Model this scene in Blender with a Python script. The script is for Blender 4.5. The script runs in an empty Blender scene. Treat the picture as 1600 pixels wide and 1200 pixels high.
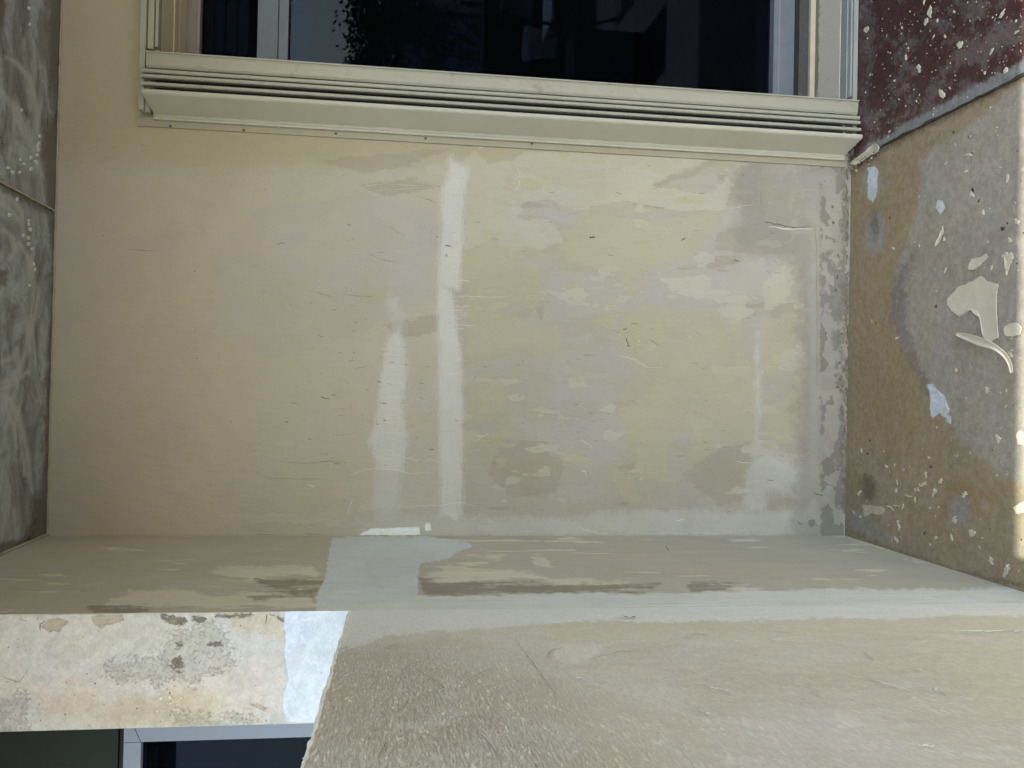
import bpy, math, random
import numpy as np
from mathutils import Vector, Matrix

C = bpy.context.scene.collection
SC = bpy.context.scene
R = random.Random(7)

# ------------------------------------------------------------------ camera
# World: Z is up (it points to the LEFT of the picture, the camera is held on
# its side), Y is the depth into the loggia, X runs to the top of the picture.
F = 1400.0                      # focal length in pixels of the 1600 wide photo
CX, CY = 800.0, 600.0
def unit(v):
    v = np.array(v, float); return v/np.linalg.norm(v)
dY = unit((-190, -12, F))       # where the depth axis vanishes
dD = np.array((10300, -235, F), float)          # "down" (-Z)
dD = unit(dD - dY*np.dot(dD, dY))
dX = np.cross(dY, dD)
if dX[1] < 0: dX = -dX
dZ = -dD
AX = np.stack([dX, dY, dZ], 1)  # cam coords (right, up, fwd) = AX @ world
right, up, fwd = AX[0], AX[1], AX[2]
cam = bpy.data.cameras.new('camera'); co = bpy.data.objects.new('camera', cam); C.objects.link(co)
m = Matrix.Identity(4)
for i in range(3):
    m[i][0] = right[i]; m[i][1] = up[i]; m[i][2] = -fwd[i]
co.matrix_world = m
cam.sensor_fit = 'HORIZONTAL'; cam.sensor_width = 36; cam.lens = 36*F/1600
cam.clip_start = .02; cam.clip_end = 400
SC.camera = co

# ------------------------------------------------------------------ light
ELEV = math.radians(42.7)
w = bpy.data.worlds.new('World'); SC.world = w; w.use_nodes = True
nt = w.node_tree; bg = nt.nodes['Background']
sky = nt.nodes.new('ShaderNodeTexSky'); sky.sky_type = 'NISHITA'; sky.sun_disc = False
sky.sun_elevation = ELEV; sky.sun_rotation = math.pi
sky.dust_density = 2.0
nt.links.new(sky.outputs[0], bg.inputs[0]); bg.inputs[1].default_value = .15
sl = bpy.data.lights.new('sun', 'SUN'); sl.energy = 3.0; sl.angle = math.radians(.5); sl.color = (1, .96, .9)
so = bpy.data.objects.new('sun', sl); C.objects.link(so)
tr = Vector((-.03, math.cos(ELEV), -math.sin(ELEV)))
so.rotation_euler = tr.to_track_quat('-Z', 'Y').to_euler()
so.location = (0, -8, 8)
SC.view_settings.view_transform = 'Standard'; SC.view_settings.look = 'None'
SC.view_settings.gamma = 1
SC.view_settings.exposure = 1.88

# ------------------------------------------------------------------ projection helpers
def ray(px, py):
    c = np.array(((px-CX), (CY-py), F), float)
    return AX.T @ c
def onplane(px, py, p0, n):
    d = ray(px, py); t = np.dot(p0, n)/np.dot(d, n)
    return d*t
def onY(px, py, y): return onplane(px, py, (0, y, 0), (0, 1, 0))
def onX(px, py, x): return onplane(px, py, (x, 0, 0), (1, 0, 0))
def onZ(px, py, z): return onplane(px, py, (0, 0, z), (0, 0, 1))
def proj(P):
    c = P @ AX.T
    return CX + F*c[:, 0]/c[:, 2], CY - F*c[:, 1]/c[:, 2]

def lin(v):
    v /= 255.
    return v/12.92 if v <= .04045 else ((v+.055)/1.055)**2.4
def A(r, g, b, k=1.0): return (min(.88, lin(r)*k), min(.88, lin(g)*k*1.035), min(.9, lin(b)*k*1.03), 1)

# ------------------------------------------------------------------ numpy noise
def hash2(i, j, s):
    h = (i.astype(np.int64)*374761393 + j.astype(np.int64)*668265263 + s*974634777) & 0xffffffff
    h = ((h ^ (h >> 13))*1274126177) & 0xffffffff
    return ((h ^ (h >> 16)) & 0xffff)/65535.
def vnoise(x, y, s=0):
    i, j = np.floor(x), np.floor(y); fx, fy = x-i, y-j
    fx = fx*fx*(3-2*fx); fy = fy*fy*(3-2*fy)
    a, b = hash2(i, j, s), hash2(i+1, j, s); c, d = hash2(i, j+1, s), hash2(i+1, j+1, s)
    return (a*(1-fx)+b*fx)*(1-fy) + (c*(1-fx)+d*fx)*fy
def fbm(x, y, s=0, o=4):
    r = 0; a = .5; t = 0
    for k in range(o):
        r = r + a*vnoise(x, y, s+k*17); t += a; a *= .55; x = x*2.03+3.1; y = y*2.03+1.7
    return r/t - .5

def sd_poly(U, V, poly):
    """signed distance, positive inside"""
    P = np.array(poly, float); n = len(P)
    d = np.full(U.shape, 1e9); inside = np.zeros(U.shape, bool)
    for k in range(n):
        ax, ay = P[k]; bx, by = P[(k+1) % n]
        ex, ey = bx-ax, by-ay
        t = np.clip(((U-ax)*ex+(V-ay)*ey)/(ex*ex+ey*ey+1e-9), 0, 1)
        d = np.minimum(d, (U-ax-t*ex)**2+(V-ay-t*ey)**2)
        c = ((ay > V) != (by > V))
        xx = (bx-ax)*(V-ay)/((by-ay) if abs(by-ay) > 1e-9 else 1e-9)+ax
        inside ^= c & (U < xx)
    d = np.sqrt(d)
    return np.where(inside, d, -d)
def sd_line(U, V, pts, wd):
    P = np.array(pts, float); best = np.full(U.shape, -1e9)
    ws = wd if isinstance(wd, (list, tuple)) else [wd]*len(P)
    for k in range(len(P)-1):
        ax, ay = P[k]; bx, by = P[k+1]; ex, ey = bx-ax, by-ay
        t = np.clip(((U-ax)*ex+(V-ay)*ey)/(ex*ex+ey*ey+1e-9), 0, 1)
        d = np.sqrt((U-ax-t*ex)**2+(V-ay-t*ey)**2)
        best = np.maximum(best, ws[k]*(1-t)+ws[k+1]*t - d)
    return best
def union(U, V, polys=(), lines=(), amp=6, sc=(30, 12), seed=1, amp2=2.5):
    out = np.full(U.shape, -60.)
    du = amp*2*fbm(U/sc[0], V/sc[1], seed); dv = amp*2*fbm(U/sc[0]+50, V/sc[1]+9, seed+5)
    uu, vv = U+du, V+dv
    for p in polys:
        P = np.array(p); lo, hi = P.min(0)-45, P.max(0)+45
        mk = (uu > lo[0]) & (uu < hi[0]) & (vv > lo[1]) & (vv < hi[1])
        if mk.any(): out[mk] = np.maximum(out[mk], sd_poly(uu[mk], vv[mk], p))
    for l, wd in lines:
        P = np.array(l); lo, hi = P.min(0)-60, P.max(0)+60
        mk = (uu > lo[0]) & (uu < hi[0]) & (vv > lo[1]) & (vv < hi[1])
        if mk.any(): out[mk] = np.maximum(out[mk], sd_line(uu[mk], vv[mk], l, wd))
    out = np.clip(out, -40, 40)
    if amp2: out = out + amp2*2*fbm(U/7, V/4, seed+9, 2)
    return out

# ------------------------------------------------------------------ materials
class NT:
    def __init__(s, name):
        s.m = bpy.data.materials.new(name); s.m.use_nodes = True
        s.t = s.m.node_tree; s.b = s.t.nodes['Principled BSDF']
        s.co = s.t.nodes.new('ShaderNodeTexCoord').outputs['Object']
    def n(s, t, **k):
        x = s.t.nodes.new(t)
        for a, v in k.items(): setattr(x, a, v)
        return x
    def L(s, a, b): s.t.links.new(a, b)
    def val(s, sock, v):
        if hasattr(v, 'is_output') or isinstance(v, bpy.types.NodeSocket): s.L(v, sock)
        else: sock.default_value = v
    def math(s, op, a, b=0, c=None, clamp=False):
        x = s.n('ShaderNodeMath', operation=op, use_clamp=clamp)
        s.val(x.inputs[0], a); s.val(x.inputs[1], b)
        if c is not None: s.val(x.inputs[2], c)
        return x.outputs[0]
    def attr(s, name): return s.n('ShaderNodeAttribute', attribute_name=name).outputs['Fac']
    def noise(s, sc, detail=3, rough=.55, dist=0., off=(0, 0, 0)):
        mp = s.n('ShaderNodeMapping'); s.L(s.co, mp.inputs[0])
        mp.inputs['Scale'].default_value = sc if isinstance(sc, tuple) else (sc, sc, sc)
        mp.inputs['Location'].default_value = off
        x = s.n('ShaderNodeTexNoise'); s.L(mp.outputs[0], x.inputs['Vector'])
        x.inputs['Scale'].default_value = 1; x.inputs['Detail'].default_value = detail
        x.inputs['Roughness'].default_value = rough; x.inputs['Distortion'].default_value = dist
        return x.outputs['Fac']
    def voro(s, sc, off=(0, 0, 0), rnd=1.):
        mp = s.n('ShaderNodeMapping'); s.L(s.co, mp.inputs[0])
        mp.inputs['Scale'].default_value = sc if isinstance(sc, tuple) else (sc, sc, sc)
        mp.inputs['Location'].default_value = off
        x = s.n('ShaderNodeTexVoronoi'); s.L(mp.outputs[0], x.inputs['Vector'])
        x.inputs['Scale'].default_value = 1; x.inputs['Randomness'].default_value = rnd
        return x.outputs['Distance']
    def smooth(s, v, lo, hi, a=0., b=1.):
        x = s.n('ShaderNodeMapRange', interpolation_type='SMOOTHSTEP')
        s.val(x.inputs[0], v); s.val(x.inputs[1], lo); s.val(x.inputs[2], hi); s.val(x.inputs[3], a); s.val(x.inputs[4], b)
        return x.outputs[0]
    def mix(s, f, a, b, mode='MIX'):
        x = s.n('ShaderNodeMix', data_type='RGBA', blend_type=mode)
        s.val(x.inputs['Factor'], f); s.val(x.inputs['A'], a); s.val(x.inputs['B'], b)
        return x.outputs['Result']
    def done(s, col, rough=.8, height=None, dist=.001, strength=1., spec=.35, metal=0.):
        s.val(s.b.inputs['Base Color'], col); s.val(s.b.inputs['Roughness'], rough)
        s.b.inputs['Specular IOR Level'].default_value = spec; s.b.inputs['Metallic'].default_value = metal
        if height is not None:
            bp = s.n('ShaderNodeBump'); bp.inputs['Strength'].default_value = strength
            bp.inputs['Distance'].default_value = dist
            s.L(height, bp.inputs['Height']); s.L(bp.outputs[0], s.b.inputs['Normal'])
        return s.m

def plaster(name, base, layers, var=.10, streak=None, streak_amp=.05, bump=(60, 60, 60), bump_d=.0012,
            specks=.5, rough=.85, base2=None, pits=.4, speck_sc=140, spec=.3, tint=.5, noise_k=1.):
    """layers: (attribute, colour, edge noise px, noise scale, softness px, opacity, relief)"""
    s = NT(name)
    col = base
    big = s.noise(3.1, 4, .6, .4)
    if base2: col = s.mix(s.smooth(s.noise(5.5, 5, .65, .8, (3, 1, 2)), .42, .6), base, base2)
    h = s.math('MULTIPLY', s.noise(bump, 4, .6), 1.)
    for k, (at, c, amp, sc, soft, op, rel) in enumerate(layers):
        a = s.attr(at)
        n1 = s.math('SUBTRACT', s.noise(sc, 5, .65, .2, (k*1.7, k*2.3, k*.9)), .5)
        v = s.math('MULTIPLY_ADD', n1, amp*2., a)
        sc3 = tuple(q*3.4 for q in sc) if isinstance(sc, tuple) else sc*3.4
        n3 = s.math('SUBTRACT', s.noise(sc3, 3, .6, .6, (k*.7, k*1.3, k*2.9)), .5)
        v = s.math('MULTIPLY_ADD', n3, amp*1.1, v)
        f = s.smooth(v, -soft, soft, 0., 1.)
        fo = s.math('MULTIPLY', f, op)
        # each coat is a little uneven in its own right
        u = s.noise((sc[0]*.6, sc[1]*.6, sc[2]*.6) if isinstance(sc, tuple) else sc*.6, 3, .6, .5, (9+k, 4, k))
        fo = s.math('MULTIPLY', fo, s.smooth(u, .25, .5, .72, 1.))
        col = s.mix(fo, col, c)
        if rel: h = s.math('MULTIPLY_ADD', f, rel, h)
    # tonal variation of the coat
    v = s.smooth(big, .3, .7, 1-var, 1+var)
    mid = s.noise(17, 4, .6, .6, (5, 5, 5)); v = s.math('MULTIPLY', v, s.smooth(mid, .25, .75, 1-var*.6, 1+var*.6))
    if noise_k > 1: v = s.math('MULTIPLY', v, s.smooth(s.noise(48, 5, .75, .3, (7, 1, 4)), .3, .7, 1-.07*noise_k, 1+.07*noise_k))
    fine = s.noise(210, 3, .7); v = s.math('MULTIPLY', v, s.smooth(fine, .25, .75, 1-.05*noise_k, 1+.05*noise_k))
    if streak:
        st = s.noise(streak, 4, .65, .3, (2, 7, 1)); v = s.math('MULTIPLY', v, s.smooth(st, .25, .75, 1-streak_amp, 1+streak_amp))
        h = s.math('MULTIPLY_ADD', st, 1.1, h)
    cb = s.n('ShaderNodeCombineColor'); s.L(v, cb.inputs[0]); s.L(v, cb.inputs[1])
    # drift between slightly pink and slightly green
    hu = s.smooth(s.noise(6.5, 3, .6, .3, (11, 2, 6)), .35, .65, 1-.035*tint*2, 1+.035*tint*2)
    s.L(s.math('MULTIPLY', v, hu), cb.inputs[2])
    col = s.mix(1., col, cb.outputs[0], 'MULTIPLY')
    if pits:
        # clusters of tiny dark pits and hairline scratches
        cl = s.smooth(s.noise(9, 3, .6, .3, (21, 3, 8)), .5, .66)
        pv = s.noise((speck_sc*.9, speck_sc, speck_sc*.35), 3, .7, 1.2, (1, 8, 3))
        pf = s.math('MULTIPLY', s.smooth(pv, .66, .72), cl)
        col = s.mix(s.math('MULTIPLY', pf, pits), col, A(86, 80, 66))
        h = s.math('MULTIPLY_ADD', pf, -1.2, h)
    if specks:
        d = s.voro(38, (3, 3, 3)); sz = s.noise(14, 2, .5, 0, (31, 2, 2))
        sf = s.math('MULTIPLY', s.smooth(d, .075, .05), s.smooth(sz, .55, .6))
        col = s.mix(s.math('MULTIPLY', sf, specks), col, A(222, 220, 208))
        h = s.math('MULTIPLY_ADD', sf, .8, h)
    return s.done(col, s.smooth(mid, .3, .7, rough-.08, min(1, rough+.08)), h, bump_d, 1., spec)

def simple(name, col, rough=.5, metal=0., spec=.5, var=.06, sc=20, bump=0., grime=None, stretch=None):
    s = NT(name)
    n = s.noise(stretch or sc, 4, .6, .2)
    v = s.smooth(n, .3, .7, 1-var, 1+var)
    cb = s.n('ShaderNodeCombineColor')
    for i in range(3): s.L(v, cb.inputs[i])
    c = s.mix(1., col, cb.outputs[0], 'MULTIPLY')
    if grime:
        g = s.smooth(s.noise(sc*2.2, 5, .7, .6, (4, 4, 1)), .58, .7)
        c = s.mix(s.math('MULTIPLY', g, grime[1]), c, grime[0])
    h = s.noise(sc*8, 3, .6) if bump else None
    return s.done(c, s.smooth(n, .3, .7, max(0, rough-.06), rough+.06), h, bump or .001, 1., spec, metal)

# ------------------------------------------------------------------ mesh helpers
def setp(o, label=None, cat=None, group=None, kind=None):
    if label: o['label'] = label
    if cat: o['category'] = cat
    if group: o['group'] = group
    if kind: o['kind'] = kind
    return o
def empty(name, loc=(0, 0, 0), **k):
    o = bpy.data.objects.new(name, None); C.objects.link(o); o.location = [float(c) for c in loc]; o.empty_display_size = .05
    return setp(o, **k)

class MB:
    """collects geometry in world space and links it as one mesh object"""
    def __init__(s): s.v = []; s.f = []; s.m = []; s.att = {}; s.nv = 0
    def add(s, verts, faces, mi=0, att=None):
        b = s.nv; verts = np.asarray(verts, float).reshape(-1, 3)
        s.v.append(verts); s.nv += len(verts)
        s.f.extend([tuple(int(i)+b for i in f) for f in faces]); s.m.extend([mi]*len(faces))
        for k, a in (att or {}).items(): s.att.setdefault(k, []).append((b, np.asarray(a, float)))
        return s
    def box(s, a, b, mi=0):
        a, b = np.minimum(a, b), np.maximum(a, b)
        v = [(x, y, z) for x in (a[0], b[0]) for y in (a[1], b[1]) for z in (a[2], b[2])]
        f = [(0, 1, 3, 2), (4, 6, 7, 5), (0, 4, 5, 1), (2, 3, 7, 6), (0, 2, 6, 4), (1, 5, 7, 3)]
        return s.add(v, f, mi)
    def ext(s, prof, z0, z1, mi=0, z0s=None, z1s=None):
        """closed profile of (x, y) extruded along z; optional per point end values"""
        n = len(prof); a = z0s or [z0]*n; b = z1s or [z1]*n
        v = [(p[0], p[1], a[i]) for i, p in enumerate(prof)]+[(p[0], p[1], b[i]) for i, p in enumerate(prof)]
        f = [(i, (i+1) % n, n+(i+1) % n, n+i) for i in range(n)]+[tuple(range(n))[::-1], tuple(range(n, 2*n))]
        return s.add(v, f, mi)
    def tube(s, pts, r, seg=8, mi=0):
        P = [Vector(p) for p in pts]; n = len(P); rs = r if isinstance(r, (list, tuple)) else [r]*n
        v = []; f = []
        for i, p in enumerate(P):
            d = ((P[min(i+1, n-1)]-P[max(i-1, 0)])).normalized()
            q = Vector((0, 0, 1)) if abs(d.z) < .9 else Vector((1, 0, 0))
            a = d.cross(q).normalized(); b = d.cross(a)
            for k in range(seg):
                t = 2*math.pi*k/seg; v.append(p+(a*math.cos(t)+b*math.sin(t))*rs[i])
        for i in range(n-1):
            for k in range(seg):
                f.append((i*seg+k, i*seg+(k+1) % seg, (i+1)*seg+(k+1) % seg, (i+1)*seg+k))
        f += [tuple(range(seg))[::-1], tuple(range((n-1)*seg, n*seg))]
        return s.add(v, f, mi)
    def lathe(s, prof, c, seg=28, mi=0):
        v = [(c[0]+r*math.cos(2*math.pi*k/seg), c[1]+r*math.sin(2*math.pi*k/seg), c[2]+z) for r, z in prof for k in range(seg)]
        f = [(i*seg+k, i*seg+(k+1) % seg, (i+1)*seg+(k+1) % seg, (i+1)*seg+k) for i in range(len(prof)-1) for k in range(seg)]
        return s.add(v, f, mi)
    def build(s, name, mats, parent=None, smooth=False, bevel=0):
        me = bpy.data.meshes.new(name); V = np.concatenate(s.v)
        if parent is not None: V = V-np.array(parent.matrix_world.translation if False else parent_loc(parent))
        me.from_pydata(V.tolist(), [], s.f)
        mats = mats if isinstance(mats, (list, tuple)) else [mats]
        for m_ in mats: me.materials.append(m_)
        if len(mats) > 1: me.polygons.foreach_set('material_index', s.m)
        for k, parts in s.att.items():
            a = me.attributes.new(k, 'FLOAT', 'POINT'); arr = np.full(s.nv, -60.)
            for b, x in parts: arr[b:b+len(x)] = x
            a.data.foreach_set('value', arr.astype(np.float32))
        if smooth: me.polygons.foreach_set('use_smooth', [True]*len(me.polygons))
        me.update()
        o = bpy.data.objects.new(name, me); C.objects.link(o)
        if parent is not None: o.parent = parent
        if bevel:
            bm = o.modifiers.new('b', 'BEVEL'); bm.width = bevel; bm.segments = 2; bm.limit_method = 'ANGLE'
        return o
def parent_loc(p):
    t = np.zeros(3)
    while p is not None: t += np.array(p.location); p = p.parent
    return t

def grid(mb, p0, eu, ev, nu, nv, fields, mi=0, keep=None, relief=None, nrm=None):
    """plane patch p0 + a*eu + b*ev; fields(U, V) -> {attribute: array}"""
    p0, eu, ev = map(lambda q: np.array(q, float), (p0, eu, ev))
    a, b = np.meshgrid(np.linspace(0, 1, nu), np.linspace(0, 1, nv), indexing='ij')
    P = p0 + a.reshape(-1, 1)*eu + b.reshape(-1, 1)*ev
    U, V = proj(P)
    att = fields(U, V) if fields else {}
    if relief is not None: P = P + np.array(nrm)*relief(U, V, P).reshape(-1, 1)
    i, j = np.meshgrid(np.arange(nu-1), np.arange(nv-1), indexing='ij'); q = (i*nv+j).reshape(-1)
    f = np.stack([q, q+nv, q+nv+1, q+1], 1)
    if keep is not None:
        cen = P[f].mean(1); f = f[keep(cen)]
    mb.add(P, f.tolist(), mi, att)

def wob(pts, amp, rnd, n=5):
    """densify a pixel polyline with jitter"""
    out = []
    for k in range(len(pts)-1):
        (ax, ay), (bx, by) = pts[k], pts[k+1]
        for t in range(n):
            u = t/n; out.append((ax+(bx-ax)*u+rnd.uniform(-amp, amp), ay+(by-ay)*u+rnd.uniform(-amp, amp)))
    out.append(pts[-1]); return out
def ridge(mb, pts, wd, p0, n, mi, lift=.0012, amp=1.0, base=.0004, dens=5):
    """thin raised line (drip, brush ridge or crack) along a traced polyline on a plane"""
    n = np.array(n, float); pp = wob(pts, amp, R, dens); m_ = len(pp); P = [onplane(x, y, p0, n) for x, y in pp]
    v = []; f = []
    for i in range(m_):
        d = unit(P[min(i+1, m_-1)]-P[max(i-1, 0)]); s = np.cross(d, n)
        k = math.sin(math.pi*(i+.35)/(m_-1+.7))**.5
        ww = wd*np.linalg.norm(P[i])/F*.5*k*R.uniform(.6, 1.25)
        v += [P[i]+n*base-s*ww, P[i]+n*(base+lift*k), P[i]+n*base+s*ww]
    for i in range(m_-1):
        a = i*3; f += [(a, a+1, a+4, a+3), (a+1, a+2, a+5, a+4)]
    mb.add(v, f, mi)
def blob(mb, cx, cy, rx, ry, p0, n, mi, lift=.0012, rag=.3, seg=14, rot=0.):
    n = np.array(n, float); v = []; ph = [R.uniform(0, 6.28) for _ in range(3)]
    for k in range(seg):
        t = 2*math.pi*k/seg; r = 1+rag*(.6*math.sin(2*t+ph[0])+.4*math.sin(3*t+ph[1])+.5*math.sin(5*t+ph[2]))*.7+R.uniform(-rag, rag)*.3
        x, y = rx*r*math.cos(t), ry*r*math.sin(t)
        v.append(onplane(cx+x*math.cos(rot)-y*math.sin(rot), cy+x*math.sin(rot)+y*math.cos(rot), p0, n)+n*.0003)
    cen = sum(v)/seg
    v2 = [cen+(q-cen)*.86+n*lift for q in v]
    f = [(k, (k+1) % seg, seg+(k+1) % seg, seg+k) for k in range(seg)]+[tuple(range(seg, 2*seg))]
    mb.add(v+v2, f, mi)

# ------------------------------------------------------------------ geometry of the place
D = 2.8                                       # depth of the rear wall
XS = onY(700, 837, D)[0]                      # face of the pillar's inner side
YP = onX(300, 957, XS)[1]                     # front face of the pillar
ZC = onY(84, 420, D)[2]                       # ceiling
ZF = onY(1325, 560, D)[2]                     # floor
XW = onY(785, 226, D)[0]                      # lower side of the window surround
G = 3.15                                      # glass plane
YE = -.73                                     # outer edge of the ceiling slab
NW, NS, NC, NF = (0, -1, 0), (1, 0, 0), (0, 0, -1), (0, 0, 1)
pW, pS, pC, pF = (0, D, 0), (XS, 0, 0), (0, 0, ZC), (0, 0, ZF)

K = 1.28
flat_white = simple('raised_white_paint', A(188, 188, 180, 1.2), .7, var=.04)
crack_dark = simple('crack_dark', A(92, 86, 70, K), .95, var=.2)
crack_soft = simple('crack_soft', A(130, 124, 106, K), .9, var=.15)

# ---------- rear wall
yellow = [
 [(905,342),(960,338),(1020,345),(1070,338),(1122,332),(1108,362),(1096,388),(1072,404),(1030,410),(998,428),(988,440),(1002,456),(982,462),(966,428),(930,420),(892,408),(870,400),(885,370)],
 [(974,500),(1000,482),(1030,475),(1054,490),(1082,483),(1110,482),(1132,496),(1156,498),(1162,520),(1150,546),(1170,566),(1192,590),(1190,640),(1172,690),(1128,698),(1100,712),(1088,690),(1066,676),(1044,690),(1036,706),(1046,742),(1056,760),(1030,754),(1004,740),(992,712),(984,690),(966,655),(962,628),(978,600),(1000,585),(968,560),(962,530)],
 [(726,398),(760,372),(802,388),(842,420),(846,450),(838,482),(814,474),(800,470),(772,500),(734,508),(728,450)],
 [(730,505),(800,490),(850,520),(874,512),(876,542),(842,554),(800,545),(760,560),(730,556)],
 [(884,578),(904,580),(912,596),(896,594)],[(735,598),(780,592),(792,620),(772,650),(742,660),(728,630)],
 [(1080,690),(1108,706),(1096,722),(1076,712)],[(950,740),(966,732),(1004,776),(985,790),(958,765)],
 [(1195,292),(1250,280),(1254,344),(1192,342)],[(1195,500),(1245,486),(1262,500),(1252,540),(1226,548),(1200,600),(1188,560)],
 [(1196,640),(1255,600),(1258,690),(1200,700)],[(700,640),(560,660),(640,668)],[(555,470),(600,448),(620,460),(590,474)]]
cream = [
 [(740,262),(800,250),(820,236),(900,236),(1060,246),(1110,248),(1080,262),(1045,272),(1015,296),(1060,300),(1120,300),(1140,262),(1152,252),(1160,262),(1140,300),(1130,330),(1060,330),(990,312),(940,320),(900,330),(860,312),(820,316),(790,336),(750,352),(735,310)],
 [(726,300),(782,306),(778,330),(820,345),(862,345),(880,376),(840,392),(770,372),(728,395)],
 [(665,262),(690,255),(702,243),(716,256),(742,238),(757,250),(772,280),(782,300),(775,350),(730,350),(725,290),(700,290),(694,275),(670,274)],
 [(1190,448),(1232,402),(1240,440),(1228,476),(1195,482)],[(1205,560),(1240,540),(1268,560),(1262,580),(1215,575)],
 [(1262,330),(1300,360),(1322,430),(1318,470),(1290,440),(1270,400)],[(1285,610),(1322,600),(1324,690),(1300,684),(1280,650)],
 [(1282,700),(1320,705),(1316,740),(1300,730)],[(570,780),(700,772),(690,792),(560,800)],
 [(860,774),(880,776),(902,786),(880,784)],[(345,808),(400,802),(470,806),(540,812),(520,822),(400,820)],
 [(405,690),(470,694),(440,698)],[(1000,300),(1040,305),(1030,318),(1000,316)],[(1100,660),(1060,640),(1090,690)]]
lilac = [
 [(845,432),(866,419),(900,426),(950,431),(972,452),(988,468),(1003,478),(975,490),(930,498),(880,508),(850,505),(840,470)],
 [(1000,438),(1040,412),(1085,400),(1112,364),(1132,330),(1190,330),(1230,400),(1190,450),(1195,478),(1120,478),(1060,486),(1010,472),(1000,456)],
 [(775,318),(860,320),(940,338),(900,345),(860,342),(800,336)],[(1020,318),(1090,318),(1080,330),(1010,328)],
 [(820,556),(960,545),(1040,560),(980,575),(900,572),(820,580)],[(400,330),(560,300),(680,330),(690,460),(560,520),(430,560),(330,520),(330,400)],
 [(1036,640),(1056,648),(1090,672),(1080,690),(1050,690),(1032,670)],[(820,670),(980,640),(985,700),(960,720),(900,730),(830,700)],
 [(1255,280),(1320,268),(1316,340),(1290,380),(1268,340)],[(1240,700),(1320,740),(1310,800),(1250,810)],
 [(545,340),(600,330),(700,360),(690,440),(600,440),(548,420)],[(1290,440),(1320,470),(1316,600),(1290,590),(1270,520)],
 [(870,590),(960,600),(960,640),(860,630)]]
darkp = [
 [(854,274),(884,263),(915,266),(945,264),(947,280),(943,302),(905,297),(870,291)],
 [(1016,292),(1026,281),(1045,270),(1060,272),(1090,258),(1112,246),(1136,248),(1110,262),(1080,275),(1052,285),(1030,298)],
 [(1152,250),(1188,250),(1186,300),(1178,320),(1128,322),(1134,292),(1144,270)],
 [(772,305),(790,318),(795,336),(768,340),(770,322)],[(1120,365),(1190,345),(1250,370),(1245,400),(1180,395),(1115,390)],
 [(835,480),(850,478),(845,500)],[(560,290),(640,280),(690,292),(600,306)],[(500,250),(700,232),(640,262),(560,270)],
 [(960,640),(985,626),(1000,630),(1028,640),(1020,628),(1010,620),(1000,632)],[(1200,480),(1262,470),(1255,488),(1212,500)],
 [(1120,700),(1170,690),(1180,780),(1120,790),(1060,740),(1100,720)],[(600,505),(690,490),(680,520),(620,530)],
 [(780,700),(830,690),(880,720),(870,770),(800,780),(760,740)],[(1190,760),(1250,765),(1240,800),(1200,800)]]
whites = [
 [(702,246),(718,256),(732,262),(728,300),(724,350),(721,400),(718,455),(706,450),(690,455),(684,420),(690,360),(690,300),(700,280)],
 [(684,440),(706,455),(714,520),(722,560),(722,700),(722,800),(714,814),(688,806),(686,700),(684,600),(684,520)],
 [(606,525),(622,520),(634,540),(636,600),(628,630),(636,680),(634,700),(630,740),(600,735),(586,718),(578,690),(588,650),(594,600)],
 [(1166,740),(1180,716),(1200,712),(1260,735),(1300,752),(1300,790),(1240,780),(1205,765),(1190,800),(1165,800),(1160,770)],
 [(560,815),(640,806),(760,812),(800,806),(880,812),(940,800),(1060,795),(1120,800),(1200,798),(1322,800),(1322,836),(560,837)]]
whites_l = []
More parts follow.
